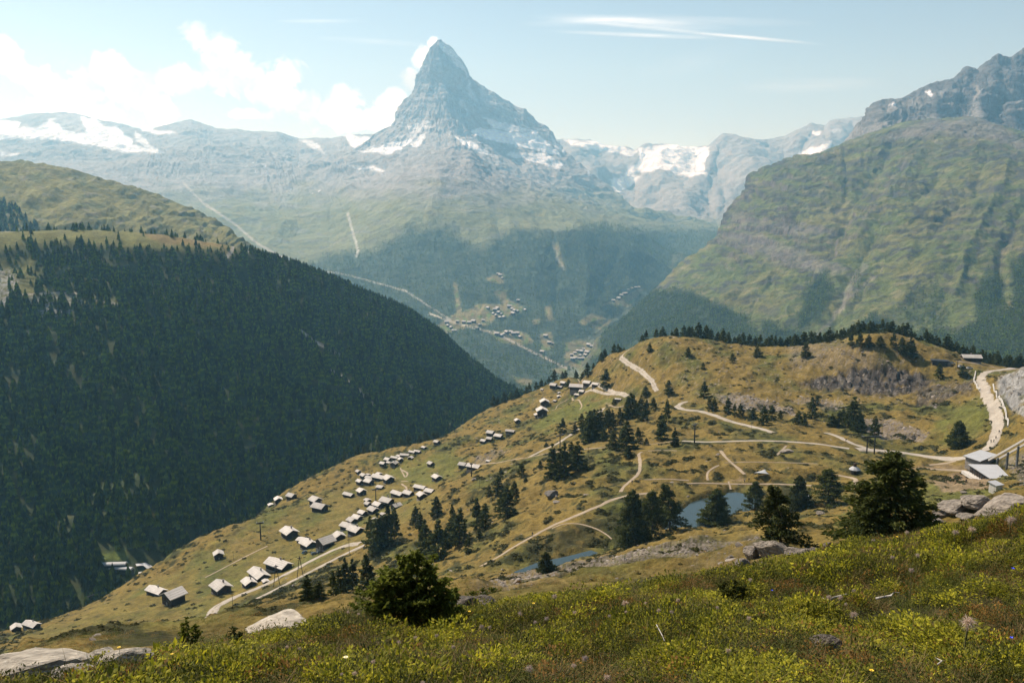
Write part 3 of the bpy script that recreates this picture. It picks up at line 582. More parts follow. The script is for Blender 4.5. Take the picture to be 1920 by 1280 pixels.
RC = (.33, .295, .245)
PATHS = [
 ('road', [(1905, 690), (1880, 694), (1850, 698), (1838, 708), (1842, 725), (1852, 745), (1862, 765), (1870, 785), (1872, 800), (1866, 820), (1856, 838), (1845, 850)], 6.0),
 ('road', [(1836, 851), (1812, 858), (1790, 862), (1750, 857), (1700, 849), (1660, 846), (1600, 842)], 6.0),
 ('road', [(1600, 842), (1560, 836), (1500, 829), (1440, 826), (1380, 827), (1320, 829), (1275, 826)], 3.2),
 ('road', [(1640, 845), (1610, 836), (1588, 827), (1568, 816), (1545, 810)], 4.0),
 ('road', [(1455, 812), (1420, 802), (1380, 793), (1340, 779), (1310, 770), (1285, 770), (1268, 763), (1278, 755), (1292, 752)], 4.5),
 ('road', [(1232, 735), (1222, 715), (1200, 695), (1175, 680), (1162, 672), (1170, 662), (1186, 652)], 3.6),
 ('road', [(365, 1168), (400, 1140), (440, 1118), (490, 1100), (540, 1074), (590, 1047), (640, 1024), (680, 1018)], 5.5),
 ('road', [(385, 1178), (420, 1155), (480, 1122), (540, 1093), (600, 1062), (660, 1032), (690, 1020)], 4.5),
 ('road', [(985, 860), (1010, 847), (1045, 832), (1075, 812), (1100, 795), (1120, 780), (1132, 764)], 4.0),
 ('path', [(1092, 724), (1086, 714), (1082, 706)], 1.2), ('road', [(1085, 731), (1120, 735), (1150, 738), (1175, 744)], 2.5), ('road', [(1105, 722), (1128, 726), (1150, 735), (1178, 743)], 3.0),
 ('path', [(1072, 745), (1085, 750), (1092, 762), (1085, 770)], 1.6), ('path', [(1070, 745), (1060, 752), (1045, 758), (1035, 770)], 1.2),
 ('path', [(895, 1065), (930, 1045), (965, 1025), (1000, 1005), (1020, 992), (1060, 975), (1110, 955), (1160, 932), (1195, 926), (1230, 925)], 2.8),
 ('path', [(1163, 925), (1168, 912), (1185, 900), (1200, 885), (1200, 862), (1196, 848), (1208, 846)], 2.2), ('path', [(1200, 900), (1250, 898), (1300, 902)], 1.2), ('path', [(1208, 846), (1240, 843), (1275, 846)], 1.2),
 ('path', [(1030, 995), (1050, 980), (1100, 985), (1140, 1000), (1150, 1015)], .9),
 ('path', [(1350, 843), (1362, 860), (1380, 875), (1400, 893)], 2.2), ('path', [(1330, 905), (1322, 892), (1330, 880), (1352, 871)], 1.4), ('path', [(1280, 907), (1330, 905), (1375, 908), (1430, 907), (1480, 908), (1550, 912)], 1.6), ('path', [(1366, 900), (1368, 915), (1372, 925)], 1.2),
 ('path', [(1352, 868), (1420, 866), (1500, 868), (1540, 870)], 1.0), ('path', [(1455, 855), (1466, 845), (1475, 835)], 1.6), ('path', [(1275, 826), (1240, 830), (1205, 835)], 1.2),
 ('path', [(1590, 922), (1600, 908), (1608, 897), (1595, 892), (1570, 893), (1560, 890)], 3.0), ('path', [(1712, 877), (1760, 879), (1800, 881), (1822, 885)], 4.0), ('path', [(1735, 872), (1770, 868), (1800, 862)], 3.0),
 ('path', [(100, 1212), (140, 1205), (220, 1188), (320, 1172)], 1.6), ('path', [(380, 1085), (420, 1064), (460, 1043), (505, 1022)], 1.8), ('path', [(0, 1236), (50, 1220), (110, 1195), (180, 1175)], 1.2),
 ('path', [(752, 880), (765, 886), (764, 892), (758, 896)], 2.0), ('path', [(752, 906), (763, 914), (762, 920), (757, 926)], 2.0), ('path', [(760, 895), (752, 880), (750, 876)], 1.5), ('path', [(750, 902), (768, 902)], 1.8),
 ('path', [(1140, 760), (1160, 765), (1195, 752)], 1.5), ('path', [(1790, 678), (1815, 680), (1850, 684), (1880, 692)], 3.0), ('path', [(890, 870), (930, 868), (985, 858)], 1.6), ('path', [(980, 860), (1060, 845), (1120, 840), (1140, 838)], 1.8)]
RMASK = np.zeros(px.shape)
for nm, pts, wd in PATHS: RMASK = np.maximum(RMASK, line_mask(px, py, pts, 7.0 if nm == 'road' else 6.0, 5))
cliff = np.maximum.reduce([pm([(1500, 722), (1540, 706), (1600, 690), (1680, 690), (1730, 705), (1760, 715), (1720, 735), (1650, 745), (1590, 730), (1540, 735)], 5), pm([(1720, 730), (1800, 720), (1835, 712), (1820, 735), (1760, 760), (1720, 765)], 4) * .8,
                           pm([(1868, 712), (1930, 690), (2060, 700), (2060, 800), (1925, 790), (1890, 760), (1872, 735)], 5)])
scree = np.maximum.reduce([pm([(1340, 745), (1400, 742), (1480, 765), (1500, 782), (1440, 775), (1370, 768)], 4), pm([(1600, 795), (1660, 785), (1740, 812), (1730, 828), (1660, 826), (1620, 815)], 4), pm([(1470, 750), (1560, 752), (1600, 770), (1540, 768)], 4) * .7,
                           pm([(880, 1122), (960, 1085), (1080, 1062), (1200, 1040), (1300, 1028), (1420, 1010), (1430, 1040), (1300, 1062), (1200, 1075), (1050, 1100), (960, 1120)], 9) * .9,
                           pm([(1880, 870), (1930, 850), (2000, 900), (1930, 925), (1900, 900)], 4) * .8, pm([(1480, 640), (1620, 645), (1680, 690), (1560, 690), (1480, 690)], 8) * .45, pm([(880, 860), (940, 845), (960, 850), (900, 870)], 3) * .6])
hummock = fbm(GX / 22, GY / 22, None, 5, 211, ridged=True); small = fbm(GX / 5, GY / 5, None, 4, 212)
lakeflat = np.maximum.reduce([poly_mask(px, py, p_, 3) for p_ in ([(1240, 990), (1260, 965), (1300, 935), (1370, 920), (1420, 925), (1410, 955), (1350, 975), (1290, 990)], [(955, 1072), (1010, 1050), (1060, 1040), (1112, 1026), (1130, 1036), (1075, 1054), (1015, 1070), (980, 1080)])])
settle = pm([(0, 1220), (300, 1080), (520, 980), (700, 880), (820, 860), (820, 950), (600, 1060), (330, 1190)], 10)
H1 = H0 + (hummock * 2.3 * (1 - .6 * settle) * smooth(20, 70, GY) * (1 - cliff) * (1 + .25 * smooth(400, 700, GY)) + small * .35) * (1 - RMASK * .9)
H1 += cliff * (1 - RMASK) * (fbm(GX / 9, GY / 14, None, 5, 213, .6, ridged=True) * 6.0 - 1.5)
H1 = H1 + (LAKE_Z - .55 - H1) * lakeflat * smooth(-12, -7, -np.abs(H1 - LAKE_Z))
G[..., 2] = H1
DLR = (NV - 1) / (lr_f[-1] - lr_f[0]); DAZ = (NU - 1) / (az_f[-1] - az_f[0])
def hgt(x, y, A=None):
    A = H1 if A is None else A
    x = np.asarray(x, float); y = np.maximum(np.asarray(y, float), 15.01)
    i = np.clip((np.log(y) - lr_f[0]) * DLR, 0, NV - 1.001); j = np.clip((np.arctan2(x, y) - az_f[0]) * DAZ, 0, NU - 1.001)
    i0 = i.astype(int); j0 = j.astype(int); fi = i - i0; fj = j - j0
    return (A[i0, j0] * (1 - fi) + A[i0 + 1, j0] * fi) * (1 - fj) + (A[i0, j0 + 1] * (1 - fi) + A[i0 + 1, j0 + 1] * fi) * fj
YS = np.exp(np.linspace(math.log(16), math.log(1250), 5000))
def hit(px_, py_, y0=16):
    """first point of the near terrain on the line of sight through a picture point"""
    a, b = ab(px_, py_); ys = YS[YS >= y0]; h = hgt(a * ys, ys); k = np.nonzero(b * ys <= h)[0]
    if len(k) == 0:
        k = [int(np.argmin(b * ys - h + 1e3 * ((ys > 1000) | (ys < 380))))]
    y = ys[k[0]]; return np.array((a * y, y, float(hgt(a * y, y))))
# colours
n1 = fbm(GX / 30, GY / 45, None, 5, 221); n2 = fbm(GX / 6, GY / 9, None, 5, 222); n3 = fbm(px / 16, py / 5, None, 4, 223)
c = np.zeros(G.shape) + np.array((.155, .112, .030))
c = mixc(c, smooth(-.1, .45, n1) * .9, (.072, .082, .020)); c = mixc(c, smooth(.1, .4, n2) * .5, (.21, .15, .062))
gr = np.maximum.reduce([pm([(1000, 800), (1030, 770), (1070, 760), (1120, 735), (1150, 750), (1110, 780), (1050, 800), (1010, 812)], 7), pm([(700, 905), (760, 860), (850, 845), (870, 870), (850, 900), (790, 915), (740, 895)], 8) * .8, pm([(930, 790), (985, 765), (960, 790), (940, 800)], 4) * .6,
                        pm([(1720, 830), (1760, 790), (1840, 735), (1860, 780), (1830, 820), (1780, 835)], 7) * .85, pm([(380, 1090), (560, 1030), (650, 985), (600, 1050), (440, 1110)], 8) * .6, pm([(1700, 930), (1750, 905), (1920, 925), (1920, 945), (1800, 955), (1700, 965)], 6) * .8, pm([(300, 1100), (360, 1050), (500, 960), (560, 945), (520, 985), (400, 1060)], 9) * .6,
                        pm([(380, 1165), (440, 1130), (420, 1110), (330, 1150)], 6) * .6, settle * .3])
c = mixc(c, gr * smooth(-.35, .2, n1 + .4 * n3 + .25), (.10, .105, .024))
heath = smooth(.02, .28, n2 + .35 * n1) * (1 - .75 * settle) * (1 - gr) * (1 - .45 * (py < 760))
heath = np.maximum(heath, pm([(400, 1160), (480, 1110), (600, 1060), (660, 1050), (620, 1100), (520, 1140), (430, 1175)], 8) * smooth(-.3, .1, n2) * .9)
heath = np.maximum(heath, pm([(930, 1060), (980, 1020), (1120, 965), (1230, 960), (1170, 1010), (1050, 1045)], 8) * smooth(-.4, 0, n2) * .9)
c = mixc(c, heath * .9, (.028, .032, .011))
c = mixc(c, scree * smooth(-.45, .2, fbm(px / 3.5, py / 2.5, None, 3, 231)), (.17, .145, .12))
c = mixc(c, smooth(.3, .42, fbm(px / 7, py / 3, None, 3, 232)) * (py < 760) * .5, (.24, .20, .16))
crk = mixc(np.zeros(G.shape) + np.array((.040, .036, .033)), smooth(-.1, .4, fbm(GX / 5, GY / 3, H1 / 4, 4, 233)), (.13, .118, .105))  # near-black base: the cliff's shade painted into its rock colour
crk = mixc(crk, (px > 1860) * .8, (.27, .27, .26)); c = c + (crk - c) * (cliff * smooth(-.6, -.1, n2))[..., None]
bare = np.maximum.reduce([pm([(1740, 905), (1800, 890), (1860, 905), (1850, 925), (1770, 925)], 4), pm([(1690, 880), (1780, 868), (1830, 875), (1760, 885)], 3) * .7, pm([(1360, 905), (1390, 890), (1400, 905)], 3) * .7])
c = mixc(c, bare * .8, (.22, .16, .10))
mat_near = ground_material('mountain_pasture', (.12, .5, 2.2), .36, 1.0, .9, .6)
sheet('pasture_ground', G, c, mat_near)
CLIFF, SCREE_M, HEATH = cliff, scree, heath
print('heath', heath.mean(), 'cliff', cliff.mean())

# lakes
mw = bpy.data.materials.new('lake_water'); mw.use_nodes = True; t = NT(mw.node_tree); b = t.n['Principled BSDF']
b.inputs['Base Color'].default_value = (.026, .042, .042, 1); b.inputs['Roughness'].default_value = .16; b.inputs['Specular IOR Level'].default_value = .5
bp = t.node('ShaderNodeBump'); bp.inputs['Strength'].default_value = .25; bp.inputs['Distance'].default_value = .05
t.l.new(t.noise(t.node('ShaderNodeNewGeometry').outputs['Position'], 1.5, 3), bp.inputs['Height']); t.l.new(bp.outputs[0], b.inputs['Normal'])
for pts in ([(1225, 1000), (1262, 962), (1300, 930), (1370, 914), (1430, 920), (1420, 965), (1350, 985), (1290, 1000)], [(962, 1072), (1010, 1053), (1060, 1043), (1108, 1031), (1122, 1036), (1075, 1052), (1015, 1067), (980, 1077)]):
    V = [Pz(x, y, LAKE_Z) for x, y in pts]
    tag(link('lake', np_mesh('lake', V, [list(range(len(V)))]), mw), kind='structure')

# roads, paths
mat_road = ground_material('gravel_track', (.3, 2.0), .18, .3, .1, 2)
def ribbon(name, pts, wid, col, lift=.14, rough=.5, kind='structure'):
    W_ = [hit(x, y, 200) for x, y in pts]; out = []
    for a, b in zip(W_[:-1], W_[1:]):
        n = max(2, int(np.linalg.norm((b - a)[:2]) / 1.5))
        for k in range(n): out.append(a + (b - a) * k / n)
    out.append(W_[-1]); Q = np.array(out)
    k = 9; pad = np.r_[np.repeat(Q[:1], k // 2, 0), Q, np.repeat(Q[-1:], k // 2, 0)]
    Q = np.stack([np.convolve(pad[:, i], np.ones(k) / k, 'valid') for i in range(3)], -1)
    T_ = np.gradient(Q[:, :2], axis=0); T_ /= np.linalg.norm(T_, axis=1, keepdims=True) + 1e-9; Nn = np.stack([-T_[:, 1], T_[:, 0]], -1)
    rows = []
    hc = hgt(Q[:, 0], Q[:, 1])
    for s in (-1, -.66, -.33, 0, .33, .66, 1):
        jit = 1 + .7 * rough * vnoise(Q[:, 0] / 4 + 31 * s, Q[:, 1] / 4, None, 77)
        xy = Q[:, :2] + Nn * (s * wid / 2 * jit)[:, None]; z = hgt(xy[:, 0], xy[:, 1])
        z = np.maximum(z, hgt(xy[:, 0], xy[:, 1] + .8)) + ((lift + (.22 if wid > 4 else 0)) if abs(s) < .9 else 0)
        rows.append(np.c_[xy, z])
    Gr = np.stack(rows, 1); cc_ = np.zeros(Gr.shape) + np.array(col)
    if 2.2 < wid < 5: cc_[:, 3] = mixc(cc_[:, 3], .75 * smooth(-.2, .3, vnoise(Q[:, 0] / 9, Q[:, 1] / 9, None, 78)), (.16, .13, .06))
    cc_ *= 1 + .12 * vnoise(Gr[..., 0] / 7, Gr[..., 1] / 7, None, 79)[..., None]; cc_[:, 0] *= .8; cc_[:, -1] *= .8
    me = np_mesh(name, Gr.reshape(-1, 3), grid_faces(*Gr.shape[:2]), cc_.reshape(-1, 3), True)
    return tag(link(name, me, mat_road), kind=kind)
for nm, pts, wd in PATHS: ribbon(nm, pts, wd * (.9 if nm == 'road' else .72), RC if nm == 'road' else (.29, .235, .17))

# ------------------------------------------------------------------ foreground meadow
M = []
for x in (-260, 0, 250, 500, 750, 1000, 1250, 1500, 1750, 1920, 2180):
    M.append(P(x, 1310, 3.4)); M.append(P(x, 1275, 3.9))
EDGE = [(-300, 1300, 5.5), (0, 1250, 6), (150, 1238, 6.3), (300, 1216, 7), (470, 1186, 8), (600, 1168, 9), (750, 1158, 10), (860, 1145, 10), (1000, 1124, 10.5), (1200, 1096, 11), (1350, 1074, 12), (1500, 1046, 12.5), (1600, 1026, 13), (1700, 1003, 13.5), (1800, 980, 13.5), (1920, 950, 13.5), (2150, 890, 13.5)]
for x, y, Y in EDGE:
    p = P(x, y + 17, Y); M.append(p); s = p.copy(); s[0] *= 1.25; s[1] += 3; s[2] -= 3.2; M.append(s); s2 = p.copy(); s2[0] *= 1.8; s2[1] += 9; s2[2] -= 8.5; M.append(s2)
for x, Y, dz in ((300, 5.2, .0), (800, 6.5, .05), (1300, 7, .1), (1700, 7, .25), (1900, 8, .3)):
    e = np.interp(x, [q_[0] for q_ in EDGE], [q_[1] for q_ in EDGE]); Ye = np.interp(x, [q_[0] for q_ in EDGE], [q_[2] for q_ in EDGE]); a0 = P(x, 1275, 3.9); a1 = P(x, e + 17, Ye)
    t_ = (Y - 3.9) / (Ye - 3.9); s = a0 + (a1 - a0) * t_; s[2] += dz; M.append(s)
M = np.array(M); nM = len(M); MXY = M[:, :2] / 5
Km = _k(((MXY[:, None] - MXY[None]) ** 2).sum(-1)) + np.eye(nM) * 1e-3
Pm2 = np.c_[np.ones(nM), MXY]; solm = np.linalg.solve(np.block([[Km, Pm2], [Pm2.T, np.zeros((3, 3))]]), np.r_[M[:, 2], 0, 0, 0])
_ea = np.array([ab(x, y)[0] for x, y, Y in EDGE]); _es = np.array([ab(x, y + 17)[1] for x, y, Y in EDGE])
def edge_slope(a):
    # how steeply the bank's rim lies below the horizontal, by bearing
    return np.interp(a, _ea, _es)
def mh(x, y):
    x = np.asarray(x, float); y = np.asarray(y, float); q_ = np.stack([x.ravel(), y.ravel()], -1) / 5; out = np.zeros(len(q_))
    for i in range(0, len(q_), 50000):
        s = q_[i:i + 50000]; out[i:i + 50000] = _k(((s[:, None] - MXY[None]) ** 2).sum(-1)) @ solm[:nM] + solm[nM] + s @ solm[nM + 1:]
    out = out.reshape(x.shape); lim = edge_slope(x / y) * y; d_ = out - lim
    out = lim - .06 * np.logaddexp(0, -d_ / .06)
    return out + .11 * fbm(x / .8, y / .8, None, 3, 301) + .16 * fbm(x / 2.6, y / 2.6, None, 3, 302)
aa = np.linspace(-.8, .8, 420); rr = np.exp(np.linspace(math.log(1.8), math.log(21), 420)); R3, A3 = np.meshgrid(rr, aa, indexing='ij')
mx_, my_ = R3 * np.tan(A3), R3; mz_ = mh(mx_, my_); Gm = np.stack([mx_, my_, mz_ - .04], -1)
nn = fbm(mx_ / .5, my_ / .5, None, 4, 303)
cm_ = mixc(np.zeros(Gm.shape) + np.array((.035, .035, .014)), smooth(-.2, .4, nn), (.075, .06, .025))
mat_soil = ground_material('meadow_soil', (4.0, 20.0), .4, .8, .03, 15)
sheet('meadow_ground', Gm, cm_, mat_soil)
def mhit(px_, py_):
    a, b = ab(px_, py_); ys = np.linspace(2.2, 20, 700); h = mh(a * ys, ys); k = np.nonzero(b * ys <= h)[0]
    y = ys[k[0]] if len(k) else ys[int(np.argmin(b * ys - h))]; return np.array((a * y, y, float(mh(np.array([a * y]), np.array([y]))[0])))
# ------------------------------------------------------------------ mesh building helpers
class MB:
    def __init__(s): s.v = []; s.f = []
    def add(s, V, F):
        o = len(s.v); s.v += [tuple(map(float, p)) for p in V]; s.f += [tuple(i + o for i in f_) for f_ in F]
    def box(s, x0, x1, y0, y1, z0, z1):
        s.add([(x, y, z) for x in (x0, x1) for y in (y0, y1) for z in (z0, z1)], [(0, 1, 3, 2), (4, 6, 7, 5), (0, 4, 5, 1), (2, 3, 7, 6), (0, 2, 6, 4), (1, 5, 7, 3)])
    def prism(s, poly, d, axis='z'):
        """extrude closed polygon of 3D points by vector d"""
        n = len(poly); P0 = [Vector(p) for p in poly]; P1 = [p + Vector(d) for p in P0]
        s.add([tuple(p) for p in P0 + P1], [tuple(range(n))[::-1], tuple(range(n, 2 * n))] + [(i, (i + 1) % n, n + (i + 1) % n, n + i) for i in range(n)])
    def tube(s, pts, rad, n=6, cap=True):
        pts = [Vector(p) for p in pts]; rad = [rad] * len(pts) if isinstance(rad, (int, float)) else rad; V = []; F = []
        for i, p in enumerate(pts):
            d = (pts[min(i + 1, len(pts) - 1)] - pts[max(i - 1, 0)]).normalized(); a = d.orthogonal().normalized() if abs(d.z) < .9 else Vector((1, 0, 0)).cross(d).normalized(); b = d.cross(a)
            V += [tuple(p + (a * math.cos(2 * math.pi * k / n) + b * math.sin(2 * math.pi * k / n)) * rad[i]) for k in range(n)]
        for i in range(len(pts) - 1):
            F += [(i * n + k, i * n + (k + 1) % n, (i + 1) * n + (k + 1) % n, (i + 1) * n + k) for k in range(n)]
        if cap: F += [tuple(range(n))[::-1], tuple(range((len(pts) - 1) * n, len(pts) * n))]
        s.add(V, F)
    def mesh(s, name, smooth_=False):
        me = bpy.data.meshes.new(name); me.from_pydata(s.v, [], s.f); me.update()
        if smooth_: me.polygons.foreach_set('use_smooth', [True] * len(me.polygons))
        return me
    def build(s, name, mat, parent=None, smooth_=False): return link(name, s.mesh(name, smooth_), mat, parent)
def children(o): return [c_ for c_ in bpy.data.objects if c_.parent == o]
KIDS = {}
def copy_tree(o, loc, rz=0, sc=None, name=None):
    c_ = o.copy(); COL.objects.link(c_); c_.location = loc; c_.rotation_euler = (0, 0, rz)
    if sc is not None: c_.scale = sc
    if o.name not in KIDS: KIDS[o.name] = [k for k in children(o)]
    for k in KIDS[o.name]:
        d_ = k.copy(); COL.objects.link(d_); d_.parent = c_
        if k.name not in KIDS: KIDS[k.name] = [g for g in children(k)]
        for g in KIDS[k.name]:
            e_ = g.copy(); COL.objects.link(e_); e_.parent = d_
    return c_

# ------------------------------------------------------------------ trees
def leaf_material(name, c0, c1, trans=.3, per_object=.25, lo=.45):
    m = bpy.data.materials.new(name); m.use_nodes = True; t = NT(m.node_tree); b = t.n['Principled BSDF']; b.inputs['Roughness'].default_value = .75; b.inputs['Specular IOR Level'].default_value = .2
    g = t.node('ShaderNodeNewGeometry'); oi = t.node('ShaderNodeObjectInfo').outputs['Random']
    c = t.mix(g.outputs['Random Per Island'], c0, c1)
    c = t.mix(1.0, c, t.ramp(oi, [(0, (1 - per_object, 1 - per_object, 1 - per_object * .8)), (1, (1 + per_object * 1.3, 1 + per_object, 1))]), 'MULTIPLY')
    t.l.new(c, b.inputs['Base Color']); tr = t.node('ShaderNodeBsdfTranslucent'); t.l.new(c, tr.inputs[0]); ms = t.node('ShaderNodeMixShader'); ms.inputs[0].default_value = trans
    t.l.new(b.outputs[0], ms.inputs[1]); t.l.new(tr.outputs[0], ms.inputs[2]); t.l.new(ms.outputs[0], t.n['Material Output'].inputs[0]); return m
mat_needle = leaf_material('conifer_needles', (.026, .038, .008), (.082, .100, .020), .35)
mat_needle_far = leaf_material('forest_needles', (.018, .044, .005), (.13, .19, .016), .18, .65)  # light end and wide per-tree spread paint sunlit crowns into the needle colour
mat_bark = flat_material('bark', (.055, .042, .03), .9, .35, 4)
def crown_np(h, R, nb, ns, size, seed, base=.08, pw=.85, droop=.15, lean=0.0, wild=.25, tri=False):
    """needle sprays set along whorled branches; returns V, F of many small faces"""
    r = np.random.default_rng(seed); V = []; 
    t = np.sort(r.random(nb) ** .85); z = (base + (1 - base) * t) * h; ang = np.cumsum(r.uniform(1.6, 2.9, nb)) ; lobes = 1 + wild * np.sin(ang * 2 + r.uniform(0, 6)) * .5
    L = R * (1 - t) ** pw * (1 - .35 * np.exp(-t / .06)) * (1 + wild * r.uniform(-1, .7, nb)) * lobes + .03 * h * (1 - t) + .012 * h
    bi = r.integers(0, nb, ns * nb); w_ = L[bi]; keep = r.random(len(bi)) < (.12 + .88 * w_ / R); bi = bi[keep]
    s = .12 + .88 * r.random(len(bi)) ** .65; l = L[bi] * s; a = ang[bi] + r.normal(0, .10 + .15 * (1 - s))
    zc = z[bi] - droop * l + .10 * l * s * s + r.normal(0, .012 * h, len(bi)); c = np.stack([l * np.cos(a) + lean * (zc / h) ** 2 * h * .12, l * np.sin(a), zc], -1)
    c += r.normal(0, .028 * R, c.shape)
    sz = size * r.uniform(.6, 1.4, len(bi)); d1 = np.stack([np.cos(a), np.sin(a), r.uniform(-.5, .35, len(bi))], -1) + r.normal(0, .45, c.shape); d1 /= np.linalg.norm(d1, axis=1, keepdims=True)
    d2 = np.cross(d1, r.normal(0, 1, c.shape)); d2 /= np.linalg.norm(d2, axis=1, keepdims=True) + 1e-9
    e1 = d1 * sz[:, None]; e2 = d2 * (sz * .42)[:, None]
    if tri: V = np.stack([c - e1 * .6 - e2, c - e1 * .6 + e2, c + e1], 1); k = 3
    else: V = np.stack([c - e1 * .7, c - e1 * .1 + e2, c + e1, c - e1 * .1 - e2], 1); k = 4
    return V.reshape(-1, 3), np.arange(len(c) * k).reshape(-1, k)
def conifer(name, h, R, nb, ns, size, seed, mat=None, branches=True, trunk_r=None, **kw):
    root = empty(name); V, F = crown_np(h, R, nb, ns, size, seed, **kw)
    link('crown', np_mesh('crown', V, F), mat or mat_needle, root)
    m = MB(); tr = trunk_r or h * .018; ln = kw.get('lean', 0)
    m.tube([(ln * (t / 1.0) ** 2 * h * .12, 0, t * h - .02 * h) for t in (0, .05, .3, .6, .95)], [tr * 1.5, tr * 1.1, tr * .8, tr * .5, tr * .1], 7)
    if branches:
        r = random.Random(seed)
        for i in range(26):
            t = .08 + .8 * r.random(); a = r.uniform(0, 6.28); l = R * (1 - t) ** .8 * .8
            m.tube([(0, 0, t * h), (l * .5 * math.cos(a), l * .5 * math.sin(a), t * h - .04 * l), (l * math.cos(a), l * math.sin(a), t * h - .1 * l)], [tr * .35, tr * .2, tr * .05], 4, False)
    m.build('trunk', mat_bark, root); return root
PROTO = []
def proto(o):
    PROTO.append(o)
    for k in children(o): proto(k)
    return o
big = [conifer('larch_tree', 1, .36, 120, 190, .022, 11, wild=.35, base=.03, pw=.55), conifer('larch_tree', 1, .30, 90, 120, .024, 12, wild=.5, base=.16, pw=.7, lean=1.0), conifer('larch_tree', 1, .38, 100, 150, .024, 13, wild=.5, base=.04, pw=.55)]
mid = [conifer('conifer_tree', 1, .22 + .03 * i, 60, 46, .045, 20 + i, branches=False, wild=.3 + .06 * i, base=.04, pw=(.75, .65, .9, .6)[i]) for i in range(4)]
for b_ in big + mid: proto(b_)
TREES = []
def put_tree(px_, py_, hpx, wpx, label, group=None, kind='mid', i=None, pos=None, name=None):
    p = hit(px_, py_) if pos is None else pos
    h = hpx * p[1] / FPX * (1.12 if kind == 'mid' else 1.06) ; src = (big if kind == 'big' else mid); i = len(TREES) % len(src) if i is None else i
    s = src[i]; base_r = (.34, .30, .38)[i] if kind == 'big' else .22 + .03 * i
    wr = (wpx * (.62 if kind == 'mid' else .54) * p[1] / FPX) / (base_r * h) if wpx else 1.0; wr = min(max(wr, .6), 2.2)
    o = copy_tree(s, p - np.array((0, 0, .02 * h)), random.uniform(0, 6.28) if not (kind == 'big' and i == 1) else math.pi, (h * wr, h * wr, h))
    tag(o, label, 'tree', group); TREES.append(o); return o
def T(label, group, lst, kind='mid'):
    num = ['second', 'third', 'fourth', 'fifth', 'sixth', 'seventh', 'eighth', 'ninth', 'tenth', 'eleventh', 'twelfth', 'thirteenth', 'fourteenth', 'fifteenth', 'sixteenth', 'seventeenth', 'eighteenth']
    lst = sorted(lst); tall = max(lst, key=lambda e_: e_[2])
    for i, e in enumerate(lst):
        w_ = 'leftmost of' if i == 0 else 'rightmost of' if i == len(lst) - 1 else num[i - 1] + ' from left of'
        put_tree(e[0], e[1], e[2], e[3], w_ + ' the ' + group + (', the tallest' if e is tall else ''), group, kind)
for e, lab in (((1662, 1034, 192, 165, 0), 'largest dark larch, standing tallest right of centre above the flowering meadow'), ((1628, 1050, 125, 110, 2), 'broad dark larch in front of the largest larch, on its left side'),
               ((1463, 1034, 130, 88, 1), 'dark larch with bent bare lower trunk beside the flat broken rocks'), ((1497, 952, 62, 46, 0), 'dark larch just behind the bent larch, beside the white umbrella'),
               ((1415, 955, 54, 44, 2), 'round dark larch at the right end of the lake'), ((1342, 980, 66, 58, 0), 'dark larch standing in front of the blue lake'), ((1552, 946, 68, 66, 2), 'pale green larch between the umbrella and the round kiosk'),
               ((1185, 1022, 108, 66, 0), 'dark larch at the left end of the lake, leftmost of three'), ((1222, 1012, 96, 60, 2), 'dark larch at the left end of the lake, middle of three'), ((1256, 995, 92, 56, 1), 'dark larch at the left end of the lake, rightmost of three'),
               ((1796, 840, 52, 44, 0), 'lone dark spruce inside the bend of the pale road'), ((1023, 1074, 42, 30, 0), 'small dark larch at the end of the lower lake')):
    put_tree(e[0], e[1], e[2], e[3], lab, None, 'big', e[4])
T('dark conifer in the lowest clump left of the yellow green bush', 'clump of conifers below the dirt road', [(648, 1110, 64, 24), (662, 1107, 60, 22), (688, 1106, 68, 36), (577, 1127, 50, 26), (598, 1120, 30, 26), (625, 1117, 48, 22), (636, 1112, 50, 20)])
T('dark conifer in the clump beside the long row of stone roofed huts', 'conifers beside the hut row', [(709, 1032, 70, 32), (695, 1028, 60, 26), (728, 1024, 76, 34), (740, 1012, 60, 24), (718, 1030, 62, 26)])
T('dark conifer in the middle clump above the yellow green bush', 'conifers on the heath slope', [(797, 1042, 68, 26), (822, 1050, 76, 40), (846, 1022, 50, 28), (862, 1020, 66, 32), (878, 1036, 30, 15), (808, 1046, 52, 24), (835, 1036, 44, 22)])
T('small dark conifer scattered on the brown slope above the hut row', 'scattered slope conifers', [(819, 969, 38, 22), (780, 987, 38, 20), (788, 994, 34, 16), (848, 977, 32, 16), (899, 1008, 17, 11), (917, 930, 20, 12), (939, 899, 22, 13), (978, 894, 26, 17), (986, 904, 10, 7), (1013, 878, 15, 10), (852, 990, 30, 16)])
T('tall dark conifer in the pair above the gravel footpath', 'paired slope conifers', [(894, 992, 58, 28), (910, 990, 46, 24), (951, 970, 58, 36), (965, 940, 38, 20), (934, 926, 34, 19), (943, 960, 44, 22)])
T('tall dark conifer in the tight clump left of the trail junction', 'tight clump of tall conifers', [(1035, 896, 62, 24), (1049, 897, 56, 28), (1058, 896, 64, 26), (1083, 882, 52, 28), (1071, 876, 46, 20), (1178, 858, 22, 15)])
T('dark conifer in the wood along the middle dirt road', 'wood along the middle road', [(1105, 830, 56, 28), (1113, 822, 52, 24), (1120, 818, 48, 24), (1101, 828, 48, 18), (1132, 827, 24, 12), (1141, 810, 42, 18), (1137, 800, 30, 14), (1162, 796, 30, 18), (1150, 843, 34, 20), (1175, 844, 52, 28), (1177, 857, 22, 14), (1196, 830, 28, 18), (1212, 835, 14, 10), (1108, 812, 40, 20), (1126, 806, 38, 18), (1092, 822, 30, 16), (1148, 800, 30, 16), (1168, 830, 30, 16)])
